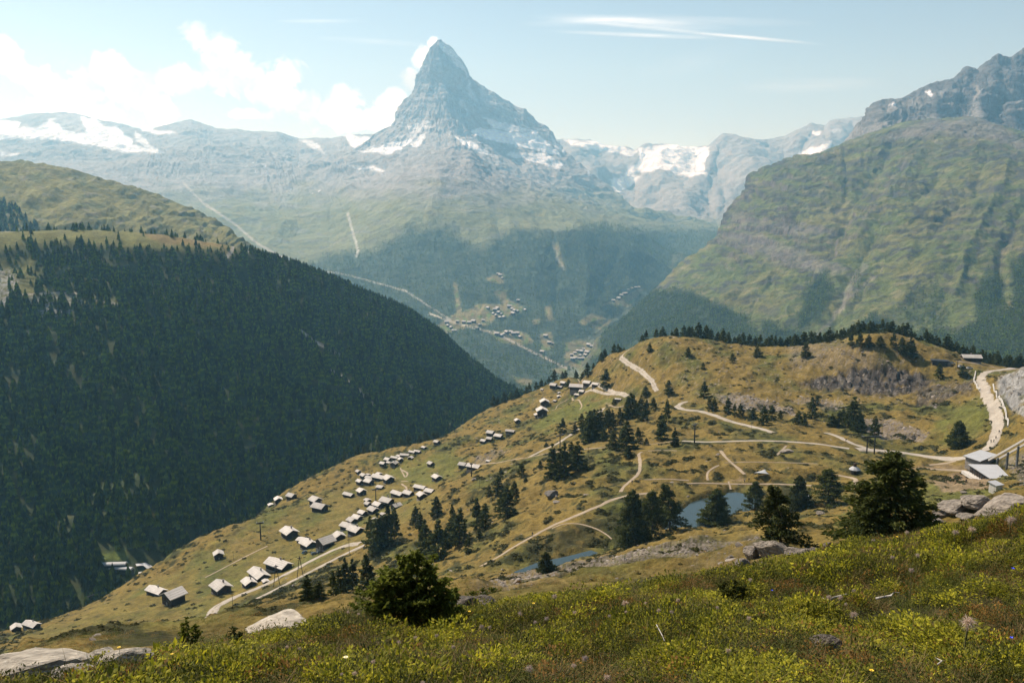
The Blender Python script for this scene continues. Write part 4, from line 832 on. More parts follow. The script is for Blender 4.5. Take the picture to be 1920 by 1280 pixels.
T('dark conifer in the wood uphill of the brown hollow', 'wood above the hollow', [(1182, 785, 46, 24), (1177, 783, 36, 18), (1193, 783, 26, 15), (1202, 775, 32, 16), (1212, 777, 26, 16), (1208, 790, 24, 14), (1188, 772, 30, 16), (1225, 768, 22, 14), (1240, 824, 34, 24), (1265, 836, 32, 16), (1240, 800, 24, 16), (1250, 790, 40, 14), (1242, 812, 26, 18)])
T('dark conifer beside the little green field', 'trees round the green field', [(1055, 813, 28, 18), (1078, 814, 20, 12), (1090, 802, 26, 15), (1024, 838, 9, 7), (1136, 728, 34, 22), (1066, 728, 16, 12), (1151, 760, 12, 9), (1210, 742, 18, 14)])
T('dark conifer at the foot of the rocky brown hillside', 'conifers at the foot of the hillside', [(1253, 738, 24, 16), (1320, 747, 30, 20), (1330, 770, 24, 12), (1339, 770, 24, 12), (1365, 774, 26, 16), (1377, 780, 22, 11), (1388, 782, 24, 14), (1412, 785, 20, 12), (1432, 797, 34, 19), (1447, 787, 26, 18), (1463, 787, 17, 10), (1497, 795, 24, 16), (1508, 797, 22, 12), (1522, 784, 38, 20), (1532, 759, 17, 12)])
T('dark conifer in the dense group beside the grey scree', 'dense group beside the scree', [(1560, 799, 22, 20), (1573, 799, 28, 16), (1600, 799, 52, 28), (1590, 802, 32, 20), (1608, 809, 36, 20), (1640, 815, 34, 18), (1580, 790, 22, 18), (1612, 798, 26, 18)])
T('single dark conifer on the open hilltop slope', 'hilltop slope conifers', [(1760, 709, 26, 16), (1805, 705, 20, 16), (1373, 679, 16, 12), (1420, 669, 18, 13), (1318, 692, 12, 10), (1510, 669, 24, 16), (1218, 660, 16, 10), (1290, 668, 16, 12), (1650, 652, 20, 16), (1595, 648, 22, 14), (1612, 650, 24, 14), (1628, 652, 22, 16), (1700, 668, 24, 16), (1712, 672, 26, 16), (1690, 660, 26, 16), (1707, 664, 28, 16), (1675, 650, 24, 14)])
# trees along the hill skyline: they stand just beyond the crest
def crest_pos(px_, back):
    a, _ = ab(px_, 650); ys = np.linspace(500, 1000, 600); h = hgt(a * ys, ys); k = int(np.argmax(h / ys)); y = ys[k] + back; return np.array((a * y, y, float(hgt(a * y, y))))
rr_ = random.Random(5)
for i in range(118):
    x = 1120 + 830 * (i + rr_.random()) / 118; back = rr_.uniform(-2, 26)
    if 1180 < x < 1235 and rr_.random() < .6: continue
    p = crest_pos(x, back); hp = rr_.uniform(17, 27) * (1.15 if 1580 < x < 1700 else 1) * (.8 if x < 1300 else 1)
    put_tree(x, 0, hp, hp * .62, 'dark conifer in the crest tree line, ' + ('above the valley at its left end' if x < 1180 else 'left of the top of the pale track' if x < 1250 else 'over the bare middle ridge' if x < 1450 else 'left of the highest knoll' if x < 1590 else 'behind the highest knoll' if x < 1700 else 'behind the hilltop station' if x < 1830 else 'by the right edge'), 'tree line on the hill crest', 'mid', None, p)
ex = [(0, 1197), (110, 1167), (250, 1094), (340, 1047), (500, 953), (640, 874), (800, 838), (900, 778), (1000, 737), (1060, 712), (1130, 676)]
for i in range(52):
    x = (600 + 530 * (i + rr_.random()) / 52); a, _ = ab(x, 800); ys = np.linspace(600, 1150, 600); h = hgt(a * ys, ys); k = int(np.argmax(h / ys)); y = ys[k] + rr_.uniform(-4, 24)
    if x < 900 and rr_.random() < .55: continue
    hp = rr_.uniform(13, 22); put_tree(x, 0, hp, hp * .6, 'dark conifer on the gorge rim, ' + ('below the last far huts' if x < 800 else 'beside the golden slope' if x < 990 else 'behind the upper hamlet'), 'conifers on the gorge rim', 'mid', None, np.array((a * y, y, float(hgt(a * y, y)))))
print('trees', len(TREES))

# ------------------------------------------------------------------ scatter (uncountable growth only) by geometry nodes
def scatter(name, pts, scl, yaw, protos, mat_kind='stuff', tilt=None, label=None, cat=None, variants=None):
    coll = bpy.data.collections.new(name + '_pieces')
    for p_ in protos: coll.objects.link(p_)
    me = bpy.data.meshes.new(name); pts = np.asarray(pts, np.float32); me.vertices.add(len(pts)); me.vertices.foreach_set('co', pts.ravel())
    def att(nm, dat, typ='FLOAT'):
        a = me.attributes.new(nm, typ, 'POINT'); a.data.foreach_set('vector' if typ == 'FLOAT_VECTOR' else 'value', np.asarray(dat, np.float32 if typ != 'INT' else np.int32).ravel())
    s3 = np.asarray(scl, float); s3 = np.repeat(s3[:, None], 3, 1) if s3.ndim == 1 else s3
    att('scl', s3, 'FLOAT_VECTOR'); rot = np.zeros((len(pts), 3)); rot[:, 2] = yaw
    if tilt is not None: rot[:, :2] = tilt
    att('rot', rot, 'FLOAT_VECTOR'); att('pick', rng.integers(0, len(protos), len(pts)) if variants is None else variants, 'INT')
    o = link(name, me); ng = bpy.data.node_groups.new(name + '_scatter', 'GeometryNodeTree')
    ng.interface.new_socket('Geometry', in_out='INPUT', socket_type='NodeSocketGeometry'); ng.interface.new_socket('Geometry', in_out='OUTPUT', socket_type='NodeSocketGeometry')
    N_ = ng.nodes; L_ = ng.links; gi = N_.new('NodeGroupInput'); go = N_.new('NodeGroupOutput'); iop = N_.new('GeometryNodeInstanceOnPoints'); ci = N_.new('GeometryNodeCollectionInfo')
    ci.inputs['Collection'].default_value = coll; ci.inputs['Separate Children'].default_value = True; ci.inputs['Reset Children'].default_value = True
    def na(nm, typ):
        n_ = N_.new('GeometryNodeInputNamedAttribute'); n_.data_type = typ; n_.inputs['Name'].default_value = nm; return n_.outputs['Attribute']
    L_.new(gi.outputs[0], iop.inputs['Points']); L_.new(ci.outputs[0], iop.inputs['Instance']); iop.inputs['Pick Instance'].default_value = True
    L_.new(na('pick', 'INT'), iop.inputs['Instance Index']); L_.new(na('scl', 'FLOAT_VECTOR'), iop.inputs['Scale'])
    er = N_.new('FunctionNodeEulerToRotation'); L_.new(na('rot', 'FLOAT_VECTOR'), er.inputs[0]); L_.new(er.outputs[0], iop.inputs['Rotation'])
    L_.new(iop.outputs[0], go.inputs[0]); md = o.modifiers.new('scatter', 'NODES'); md.node_group = ng
    tag(o, label, cat, kind='stuff'); return o
def loose(name, V, F, mat, smooth_=False):
    me = np_mesh(name, V, F, None, smooth_); me.materials.append(mat); return bpy.data.objects.new(name, me)
def cell_sample(G, weight, n):
    """n random points on a grid sheet, weight per cell x area"""
    a = G[1:, :-1] - G[:-1, :-1]; b = G[:-1, 1:] - G[:-1, :-1]; ar = np.abs(a[..., 0] * b[..., 1] - a[..., 1] * b[..., 0])
    w_ = (ar * weight[:-1, :-1]).ravel(); cum = np.cumsum(w_); k = np.searchsorted(cum, rng.random(n) * cum[-1]); i, j = np.divmod(np.minimum(k, len(w_) - 1), G.shape[1] - 1)
    fu, fv = rng.random((2, n)); p = G[i, j] * ((1 - fu) * (1 - fv))[:, None] + G[i, j + 1] * (fu * (1 - fv))[:, None] + G[i + 1, j] * ((1 - fu) * fv)[:, None] + G[i + 1, j + 1] * (fu * fv)[:, None]
    return p, i, j
# forest on the slope across the gorge
def tier_tree(seed, R=.2, tiers=6, k=9):
    """spruce of overlapping ragged skirts"""
    r = np.random.default_rng(seed); V = []; F = []
    for t in range(tiers):
        z0 = .02 + .86 * t / tiers; z1 = min(z0 + .34, 1.0); rad = R * (1 - t / tiers) ** .8 * r.uniform(.85, 1.15) + .015; o = len(V); V.append((r.normal(0, .01), r.normal(0, .01), z1)); a0 = r.uniform(0, 6)
        for j in range(2 * k):
            a = a0 + math.pi * j / k; q_ = rad * (r.uniform(.85, 1.25) if j % 2 == 0 else r.uniform(.45, .65)); V.append((q_ * math.cos(a), q_ * math.sin(a), z0 + (r.uniform(-.05, .01) if j % 2 == 0 else r.uniform(.03, .08))))
        F += [(o, o + 1 + j, o + 1 + (j + 1) % (2 * k)) for j in range(2 * k)]
    return np.array(V), np.array(F)
fvar = [loose('forest_tree_piece', *tier_tree(60 + i, .20 + .025 * (i % 3), 5 + i % 3), mat_needle_far) for i in range(6)]
Ge, op = EW; v_ = np.linspace(0, 1, Ge.shape[0])[:, None] + np.zeros(Ge.shape[:2])
pxe, pye = to_px(Ge)
den = (1 - np.clip(op, 0, 1) * .965) * (smooth(-.75, -.2, fbm(pxe / 30, pye / 22, None, 4, 401))) * (v_ < .80) * (v_ > .02)
den *= 1 - .85 * smooth(.1, .5, fbm(pxe / 24, pye / 20, None, 4, 402)) * poly_mask(pxe, pye, [(-200, 470), (250, 430), (400, 480), (420, 560), (100, 600), (-200, 600)], 30)
pt_, i_, j_ = cell_sample(Ge, den * (.32 + smooth(-.35, .15, fbm(pxe / 14, pye / 9, None, 3, 407))), 16500); hs = rng.uniform(9, 19, len(pt_)) * (1 - .25 * (v_[i_, j_] > .55)); pt_[:, 2] -= .3
Gs_ = SURF['grass_shoulder'][0]; kx_, ky_ = to_px(Gs_); kp_, _, _ = cell_sample(Gs_, poly_mask(kx_, ky_, [(-160, 372), (0, 376), (40, 400), (68, 420), (60, 440), (-160, 440)], 3) + 1e-9, 260); kp_[:, 2] -= 2
pt_ = np.concatenate([pt_, kp_]); hs = np.concatenate([hs, rng.uniform(15, 26, len(kp_))])
wd_ = hs * rng.uniform(.85, 1.3, len(pt_))
scatter('forest', pt_, np.stack([wd_, wd_, hs], -1), rng.uniform(0, 6.28, len(pt_)), fvar, label='dense dark conifer forest covering the slope across the gorge', cat='forest')
knp = [(0, 365), (20, 372), (45, 395), (70, 415), (60, 420), (0, 425), (-150, 425), (-150, 360)]
# distant woods on the valley slopes
dvar = [loose('far_tree_piece', *crown_np(1, .24, 9, 4, .16, 80 + i, tri=True, base=.0, pw=.8), mat_needle_far) for i in range(3)]
Gf, fo_ = FV; pf, _, _ = cell_sample(Gf, np.clip(fo_, 0, 1) ** 1.5, 26000); hf = rng.uniform(11, 22, len(pf))
scatter('far_forest', pf, np.stack([hf, hf, hf], -1), rng.uniform(0, 6.28, len(pf)), dvar, label='blue hazy conifer forest on the far valley slopes', cat='forest')
Gg, fg_ = GM; pg_, _, _ = cell_sample(Gg, np.clip(fg_, 0, 1) ** 1.5 + .004, 24000); hg = rng.uniform(8, 16, len(pg_))
scatter('mountainside_forest', pg_, np.stack([hg, hg, hg], -1), rng.uniform(0, 6.28, len(pg_)), dvar, label='conifer woods on the lower flanks of the green mountain', cat='forest')
# low shrubs and stones on the pasture
mat_shrub = leaf_material('dwarf_shrub_leaves', (.028, .036, .010), (.075, .075, .022), .2, .35)
def shrub_piece(seed, n=150):
    r = np.random.default_rng(seed); d = r.normal(0, 1, (n, 3)); d[:, 2] = np.abs(d[:, 2]) * .6; d /= np.linalg.norm(d, axis=1, keepdims=True); c = d * np.array((1, 1, .5)) * r.uniform(.6, 1, (n, 1)) * (1 + .3 * np.sin(5 * np.arctan2(d[:, 1], d[:, 0])))[:, None]
    a = np.cross(d, r.normal(0, 1, (n, 3))); a /= np.linalg.norm(a, axis=1, keepdims=True); b = np.cross(a, d + r.normal(0, .6, (n, 3))); b /= np.linalg.norm(b, axis=1, keepdims=True); s = r.uniform(.12, .26, (n, 1))
    V = np.stack([c - a * s - b * s * .6, c + a * s - b * s * .6, c + b * s], 1).reshape(-1, 3); return V, np.arange(n * 3).reshape(-1, 3)
svar = [loose('shrub_piece', *shrub_piece(90 + i), mat_shrub) for i in range(4)]
gv = (HEATH ** 2 * smooth(-.2, .25, fbm(GX / 14, GY / 20, None, 4, 405)) + .015) * (GY > 50) * (GY < 900) * (1 - .9 * lakeflat) * (1 - CLIFF) / np.maximum(GY, 60) ** 1.0; Gn = SURF['pasture_ground'][0]
gv *= 1 - RMASK
ps, _, _ = cell_sample(Gn, gv, 34000); ss = (.15 + .9 * rng.random(len(ps)) ** 2.2) * np.clip(ps[:, 1] / 260, .22, 1.4); 
scatter('dwarf_shrubs', ps, np.stack([ss * 1.3, ss * 1.3, ss], -1), rng.uniform(0, 6.28, len(ps)), svar, label='low dark green shrubs covering the brown pasture', cat='shrubs')
mat_stone = flat_material('pale_stone', (.22, .19, .16), .9, .4, .7, per_object=.3, bump=.6)
def stone_piece(seed, n=40, flat=.55):
    import bmesh
    r = np.random.default_rng(seed); bm = bmesh.new()
    for _ in range(n):
        p_ = r.normal(0, 1, 3); p_ /= np.abs(p_).max() ** .6 * np.linalg.norm(p_) ** .4; bm.verts.new((p_[0], p_[1] * r.uniform(.7, 1), p_[2] * flat))
    bmesh.ops.convex_hull(bm, input=bm.verts); bmesh.ops.delete(bm, geom=[v for v in bm.verts if not v.link_faces], context='VERTS')
    me = bpy.data.meshes.new('stone_piece'); bm.to_mesh(me); bm.free(); return me
stv = []
for i in range(5):
    me = stone_piece(700 + i, 16 + 3 * i, .45 + .06 * i); me.materials.append(mat_stone); stv.append(bpy.data.objects.new('stone_piece', me))
wst = (SCREE_M * 1.0 + .012 + .12 * ((py < 760) & (px > 1250)) * smooth(-.2, .3, n2) + .35 * CLIFF) * (GY > 40) * (GY < 800) * (1 - RMASK) * (1 - lakeflat) / np.maximum(GY, 90); pst, _, _ = cell_sample(Gn, wst, 16000)
zs = .10 + .7 * rng.random(len(pst)) ** 6; zs *= np.clip(pst[:, 1] / 300, .6, 1.5)
scatter('loose_stones', pst, np.stack([zs * rng.uniform(.8, 1.6, len(zs)), zs, zs * rng.uniform(.5, 1, len(zs))], -1), rng.uniform(0, 6.28, len(pst)), stv, label='pale loose stones strewn over the slope and scree', cat='stones', tilt=rng.normal(0, .35, (len(pst), 2)))
# ------------------------------------------------------------------ huts of the hamlet
mat_wall = flat_material('dark_larch_wood', (.038, .026, .017), .85, .4, 1.2, per_object=.35)
mat_base = flat_material('rubble_stone', (.22, .20, .18), .95, .35, 1.5)
mat_white = flat_material('pale_render', (.5, .48, .44), .9, .12, 1)
mat_slate = flat_material('slate_roof', (.47, .44, .40), .75, .22, 1.1, per_object=.18, bump=.6)
mat_glass = flat_material('window_glass', (.03, .035, .04), .15, .1, 1, spec=.6)
mat_dark = flat_material('dark_metal', (.03, .032, .035), .5, .2, 2, metal=.3)
mat_steel = flat_material('galvanised_steel', (.16, .17, .18), .45, .2, 2, metal=.6)
mat_metalroof = flat_material('sheet_metal_roof', (.36, .37, .38), .6, .06, .3)
HK = {}
def hut_parts(kind):
    """unit hut: 1 wide across the gable (x), `ln` long (y), ridge along y"""
    if kind in HK: return HK[kind]
    ln, wh, rise, chim, ext = {'hut': (1.15, .62, .24, 1, 0), 'barn': (1.0, .72, .26, 0, 0), 'long': (1.9, .6, .25, 1, 0), 'shed': (1.0, .5, .16, 0, 0), 'flat': (1.3, .55, .12, 0, 0)}[kind]
    hl, hw = ln / 2, .5; root = empty('stone_roofed_hut' if kind != 'shed' else 'wooden_shed')
    m = MB(); m.prism([(-hw, -hl, .12), (hw, -hl, .12), (hw, -hl, wh), (0, -hl, wh + rise), (-hw, -hl, wh)], (0, ln, 0)); m.build('wall', mat_wall, root)
    m = MB(); m.box(-hw - .02, hw + .02, -hl - .02, hl + .02, -.5, .12); m.build('stone_base', mat_base, root)
    m = MB(); sl = math.atan2(rise, hw); ov = .14; th = .045
    for s in (-1, 1):
        xe = s * (hw + ov); ze = wh - ov * math.tan(sl); m.prism([(0 if s > 0 else -.002, -hl - ov, wh + rise + .006), (xe, -hl - ov, ze + .006), (xe, -hl - ov, ze + th), (0 if s > 0 else -.002, -hl - ov, wh + rise + th)], (0, ln + 2 * ov, 0))
        for k in range(4):   # overlapping slab courses
            f0 = k / 4; xa = s * (hw + ov) * (1 - f0); za = ze + (wh + rise - ze) * f0
            m.prism([(xa, -hl - ov - .01, za + th), (xa - s * .14, -hl - ov - .01, za + th + .14 * math.tan(sl)), (xa - s * .14, -hl - ov - .01, za + th + .14 * math.tan(sl) + .012), (xa, -hl - ov - .01, za + th + .018)], (0, ln + 2 * ov + .02, 0))
    roof = m.build('roof', mat_slate, root)
    if chim:
        m = MB(); m.box(.12, .22, -.1, .0, wh + rise * .5, wh + rise + .17); m.box(.10, .24, -.12, .02, wh + rise + .17, wh + rise + .20); m.build('chimney', mat_base, roof)
    if kind != 'shed':
        for x in (-.24, .24):
            m = MB(); m.box(x - .07, x + .07, -hl - .012, -hl + .01, .34, .48); m.build('window', mat_glass, root)
    m = MB(); m.box(-.07, .07, -hl - .014, -hl + .01, .12, .34); m.build('door', mat_base if kind == 'barn' else mat_bark, root)
    if kind == 'long':
        m = MB(); m.box(-.62, -.5, -hl * .8, hl * .8, .30, .33); m.build('balcony', mat_wall, root)
    HK[kind] = proto(root); return root
HG = {}
def hut(px_, py_, w_, kind, rz, label, group=None, sq=1.0):
    p = hit(px_, py_); h = hut_parts(kind); ln_ = {'hut': 1.15, 'barn': 1.0, 'long': 1.9, 'shed': 1.0, 'flat': 1.3}[kind]; s = w_ * 1.45 * p[1] / FPX / (1.28 * abs(math.cos(R_(rz))) + (ln_ + .28) * abs(math.sin(R_(rz))))
    o = copy_tree(h, p - np.array((0, 0, .10 * s)), R_(rz), (s, s * sq, s)); tag(o, label, 'hut' if kind != 'shed' else 'shed', group); return o
GA, GB, GC_, GD = 'huts of the long diagonal row', 'huts of the middle hamlet', 'huts of the far hamlet end', 'huts of the upper hamlet'
HUTS = [
 (31, 1184, 20, 'barn', 35, 'small stone roofed hut lowest on the left edge of the pasture'), (60, 1176, 28, 'long', 62, 'long grey roofed barn beside the lowest hut at the left edge'),
 (294, 1114, 34, 'long', 60, 'low long roofed hut behind a darker gabled hut on the lower pasture'), (326, 1130, 38, 'barn', -35, 'gabled dark wooden hut in front of a low long hut on the lower pasture'),
 (410, 1046, 19, 'barn', 25, 'lone small hut on the green slope above the station in the gorge'), (415, 1110, 36, 'hut', 38, 'chalet with wide stone roof left of the two gravel roads'),
 (467, 1099, 26, 'hut', 35, 'small hut standing at the edge of the upper gravel road below the big chalet'), (486, 1085, 38, 'long', 35, 'tall chalet with stepped stone roofs beside the restaurant roof'), (523, 1067, 44, 'long', 50, 'large restaurant chalet with mottled stone roof and terrace'), (498, 1092, 13, 'shed', 35, 'tiny reddish shed in front of the tall chalet'),
 (543, 1006, 30, 'hut', 40, 'single stone roofed hut beside the footpath, above three joined huts'), (567, 1016, 18, 'shed', 60, 'flat roofed hut behind the pair with cars'), (578, 1027, 28, 'hut', 42, 'hut with a white and blue awning and parked cars in front'), (610, 1027, 32, 'barn', -38, 'gabled hut just right of the hut with parked cars'), (636, 1013, 22, 'barn', 35, 'hut between the parked cars pair and the long hut row'),
 (508, 949, 11, 'shed', 30, 'tiny hut on the rim of the gorge, lowest of three'), (522, 942, 15, 'barn', 30, 'brown hut on the rim of the gorge, middle of three'), (547, 936, 17, 'barn', 60, 'dark roofed hut on the rim of the gorge, highest of three'),
 (592, 946, 22, 'barn', 50, 'hut hidden behind two round trees'), (600, 958, 26, 'hut', 60, 'low pale hut in front of two round trees'),
 (667, 1001, 27, 'hut', 48, 'lowest and widest hut of the long diagonal row'), (651, 992, 23, 'hut', 50, 'second hut of the row, just above and left of the lowest'), (660, 982, 18, 'barn', 50, 'third hut up the row, narrow roof'), (670, 975, 18, 'hut', 50, 'fourth hut up the row with small chimney'), (680, 967, 16, 'barn', 50, 'fifth hut up the row'),
 (700, 961, 20, 'hut', 48, 'broad roofed hut near the middle of the row'), (709, 953, 18, 'barn', 48, 'hut squeezed between two wide roofs midway in the row'), (726, 946, 24, 'hut', 50, 'wide double roof high in the row'), (743, 953, 18, 'hut', -40, 'hut with brownish roof standing apart below the row'), (704, 976, 11, 'shed', 50, 'small outbuilding behind the clump of conifers'), (718, 966, 11, 'shed', 50, 'small outbuilding below the middle of the row'),
 (746, 930, 23, 'long', 50, 'big tall hut crowning the long row'), (766, 930, 19, 'hut', 48, 'hut just right of the big tall hut'), (788, 918, 21, 'long', 55, 'long hut above the last pair of the row'), (791, 935, 18, 'barn', 35, 'hut at the lower side of the last pair'), (806, 926, 18, 'hut', 60, 'rightmost hut at the upper end of the row'),
 (690, 949, 13, 'barn', 45, 'small hut below the lift tower, upper one'), (689, 940, 12, 'shed', 45, 'little hut at the foot of the lift tower'), (654, 931, 19, 'long', 60, 'grey hut left of its twin, west of the lift tower'), (678, 927, 17, 'barn', 40, 'gabled hut right of its twin, west of the lift tower'),
 (675, 907, 13, 'barn', 45, 'leftmost hut in the middle hamlet'), (692, 909, 17, 'barn', 60, 'white roofed low hut in front of the big barns'), (682, 896, 13, 'barn', 45, 'hut at the upper left corner of the middle hamlet'), (694, 899, 16, 'long', 62, 'long low roof between the corner hut and the big barns'), (711, 900, 24, 'long', 65, 'biggest barn of the middle hamlet'), (729, 905, 20, 'barn', 35, 'dark tall barn at the right end of the middle hamlet'), (690, 892, 9, 'shed', 40, 'tiny roof at the back of the middle hamlet'), (711, 891, 11, 'shed', 50, 'small pale roof behind the biggest barn'), (672, 888, 10, 'barn', 45, 'brown hut at the forest edge above the middle hamlet'), (713, 916, 13, 'shed', 60, 'flat grey roof below the dark tall barn'),
 (718, 873, 11, 'barn', 55, 'leftmost hut of the far hamlet end'), (727, 866, 12, 'barn', 50, 'hut at the lower edge of the far hamlet end'), (740, 861, 13, 'long', 65, 'long roof in the middle of the far hamlet end'), (739, 873, 12, 'hut', -15, 'white fronted chapel like hut beside the bend of the lane'), (751, 865, 10, 'barn', 35, 'dark hut beside the lane'), (759, 856, 14, 'long', 75, 'pale wide roof facing down the slope'), (770, 862, 9, 'barn', -15, 'whitewashed little chapel right of the lane'), (773, 850, 12, 'long', 60, 'hut behind the little chapel'), (783, 849, 12, 'long', 60, 'last hut at the upper end of the far hamlet'), (748, 857, 9, 'shed', 50, 'small roof behind the long roof'), (729, 869, 9, 'shed', 50, 'small roof next to the lowest far hut'), (795, 841, 9, 'shed', 55, 'grey low roof beyond the last far hut'),
 (819, 833, 11, 'barn', 60, 'lone hut at the forest edge high on the skyline slope'), (808, 874, 13, 'barn', 35, 'lone dark barn on the open slope above the lanes'), (819, 900, 17, 'hut', 35, 'hut beside a white tent on the slope right of the lanes'),
 (868, 877, 15, 'barn', 60, 'small grey barn left of the bigger roof by the pole'), (889, 880, 24, 'long', 62, 'wide pale roof beside the tall pole'), (916, 866, 9, 'shed', 60, 'tiny white roofed shed above the wide pale roof'),
 (920, 817, 14, 'barn', 60, 'upper left hut of the cluster on the golden slope'), (935, 822, 15, 'hut', 62, 'right hand hut of the cluster on the golden slope'), (907, 831, 11, 'barn', 60, 'lowest hut of the cluster on the golden slope'), (918, 827, 11, 'barn', 60, 'dark fronted hut in the middle of the cluster on the golden slope'), (957, 812, 15, 'long', 65, 'pale roofed hut right of the golden slope cluster'), (970, 793, 10, 'barn', 15, 'little hut on the open green slope'),
 (1016, 779, 17, 'barn', 10, 'dark two storey hut with pale roof on the bright green field'), (1007, 781, 10, 'shed', 10, 'low lean to hut against the two storey hut'), (1021, 761, 14, 'barn', 10, 'square dark hut just above the two storey hut'),
 (1038, 728, 13, 'barn', 55, 'left hut of three on the upper rim'), (1017, 732, 6, 'shed', 50, 'tiny hut at the left tip of the upper rim'), (1056, 722, 10, 'barn', 60, 'right hut of three on the upper rim, beside a tree'), (1050, 728, 10, 'shed', 60, 'middle hut of three on the upper rim'),
 (1083, 731, 24, 'long', 70, 'large mountain restaurant with pale roofs on the knoll'), (1101, 724, 14, 'barn', 65, 'pale hut right behind the mountain restaurant'), (1117, 725, 13, 'hut', 60, 'dark blue grey hut at the right end of the knoll'), (1091, 738, 10, 'barn', 60, 'small hut just below the mountain restaurant'), (1083, 743, 11, 'shed', 60, 'round walled shed on the knoll\'s lower edge'), (1070, 727, 7, 'shed', 60, 'tiny hut left of the mountain restaurant'),
 (1049, 738, 5, 'shed', 10, 'tiny shed highest of three in a line on the field'), (1048, 745, 6, 'shed', 10, 'tiny white roofed shed middle of three in a line on the field'), (1041, 753, 7, 'shed', 50, 'tiny shed lowest of three in a line on the field'), (1159, 751, 10, 'flat', 75, 'flat white roofed hut above the wood')]
for h_ in HUTS: hut(h_[0], h_[1], h_[2], h_[3], h_[4] + random.uniform(-6, 6), h_[5], None)

# far villages: tiny chalets in the clearings of the valley
mat_far_roof = flat_material('far_roof', (.42, .40, .38), .8, .1, 1)
fp_px, fp_py = to_px(FV[0]); fy = FV[0][..., 1]
def far_hit(x, y):
    a, b = ab(x, y); d = (fp_px - x) ** 2 + (fp_py - y) ** 2; i, j = np.unravel_index(np.argmin(d + 1e-6 * fy), d.shape); p = FV[0][i, j].copy(); p[0] = a * p[1]; return p
fh = MB(); fh.box(-.5, .5, -.7, .7, -.4, .55); f_ = fh.mesh('far_chalet_wall'); m = MB(); m.prism([(-.65, -.85, .5), (.65, -.85, .5), (0, -.85, .95)], (0, 1.7, 0)); f2 = m.mesh('far_chalet_roof')
fme = MB(); fme.box(-.5, .5, -.7, .7, -.4, .55); nb_ = len(fme.f); fme.prism([(-.65, -.85, .5), (.65, -.85, .5), (0, -.85, .95)], (0, 1.7, 0)); fme = fme.mesh('far_chalet'); fme.materials.append(mat_wall); fme.materials.append(mat_far_roof)
fme.polygons.foreach_set('material_index', [0] * nb_ + [1] * (len(fme.polygons) - nb_))
VILL = {'tiny pale roofed chalet in the lowest valley village beside the forest': ([(1072, 668), (1078, 664), (1083, 660), (1088, 668), (1094, 657), (1098, 668), (1092, 674), (1086, 674), (1079, 673), (1104, 650), (1110, 652), (1101, 663), (1074, 675), (1090, 661)], 'valley village houses'),
 'tiny chalet in the large clearing above the long straight road': ([(925, 590), (930, 594), (935, 588), (940, 591), (928, 584), (933, 580), (960, 582), (965, 585), (970, 587), (955, 577), (915, 580), (962, 590), (985, 584), (972, 566), (945, 597), (938, 598)], 'clearing village houses'),
 'tiny house beside the pylon end of the straight road': ([(840, 613), (846, 617), (850, 622), (858, 606), (870, 607), (880, 608), (888, 605), (900, 611), (906, 603), (895, 618), (838, 607), (852, 623)], 'roadside houses'),
 'tiny chalet in the small clearing below the long straight road': ([(950, 626), (958, 625), (963, 629), (970, 628), (932, 628), (940, 632), (945, 628), (975, 634), (1023, 633), (1030, 645), (1017, 662), (1036, 646)], 'lower clearing chalets'),
 'tiny chalet on the shelf across the valley': ([(1165, 556), (1170, 553), (1178, 546), (1185, 543), (1192, 541), (1198, 540), (1160, 562), (1174, 552), (1150, 566)], 'shelf chalets'), 'tiny alp hut in the highest small clearing': ([(938, 518), (942, 523), (934, 516)], 'high clearing huts')}
for lb, (pts, gp) in VILL.items():
    for x, y in pts:
        p = far_hit(x, y); s = random.uniform(9, 15); o = link('chalet', fme, None, None, p + np.array((0, 0, 4))); o.scale = (s, s, s); o.rotation_euler = (0, 0, random.uniform(.5, 1.7)); tag(o, lb, 'chalet', gp)

# ------------------------------------------------------------------ lift towers and poles
def tower(px_, py_, hpx, label, arm=.55, rz=0.0, double=False, lean=0):
    p = hit(px_, py_); h = hpx * p[1] / FPX / .98; root = empty('lift_tower', p, R_(rz)); r = h * .035
    for sx_ in ((-.22, .22) if double else (0,)):
        m = MB(); m.tube([(sx_ * h, 0, -1), (sx_ * h, 0, h)], [r * 1.2, r * .75], 8); m.build('mast', mat_dark, root)
    w_ = arm * h * (.75 if not double else 1); m = MB(); m.box(-w_ / 2, w_ / 2, -r * .9, r * .9, h - r * 2.4, h - r * .4)
    m.build('crossarm', mat_dark, root)
    for s in (-1, 1):
        m = MB(); m.tube([(s * w_ * .46, -h * .13, h + r * .3), (s * w_ * .46, h * .13, h + r * .3)], r * .35, 5)
        for k in range(6): m.tube([(s * w_ * .46 - r * .2, -h * .12 + k * h * .048, h - r * .2), (s * w_ * .46 + r * .2, -h * .12 + k * h * .048, h - r * .2)], r * .5, 8)
        m.build('sheave_bar', mat_steel, root)
    return tag(root, label, 'lift tower')
tower(489, 1012, 36, 'dark T shaped lift tower standing on the slope above the gorge station', .5, 20); tower(705, 944, 30, 'dark T shaped lift tower between the hut row and the middle hamlet', .6, 30)
tower(1050, 842, 28, 'dark T shaped lift tower beside the middle dirt road', .8, 35); tower(1302, 830, 36, 'slim lift tower on the plateau beside the dirt track', .5, 60); tower(1632, 850, 34, 'twin legged lift tower behind the largest larch', 1.1, 5, True)
tower(884, 893, 26, 'tall dark pole tower by the wide pale roof', .3, 0); tower(165, 1056, 16, 'small lift tower at the left end of the gorge station', 1.1, 60); tower(1795, 690, 16, 'small lift tower at the hilltop station', 1.2, 10)
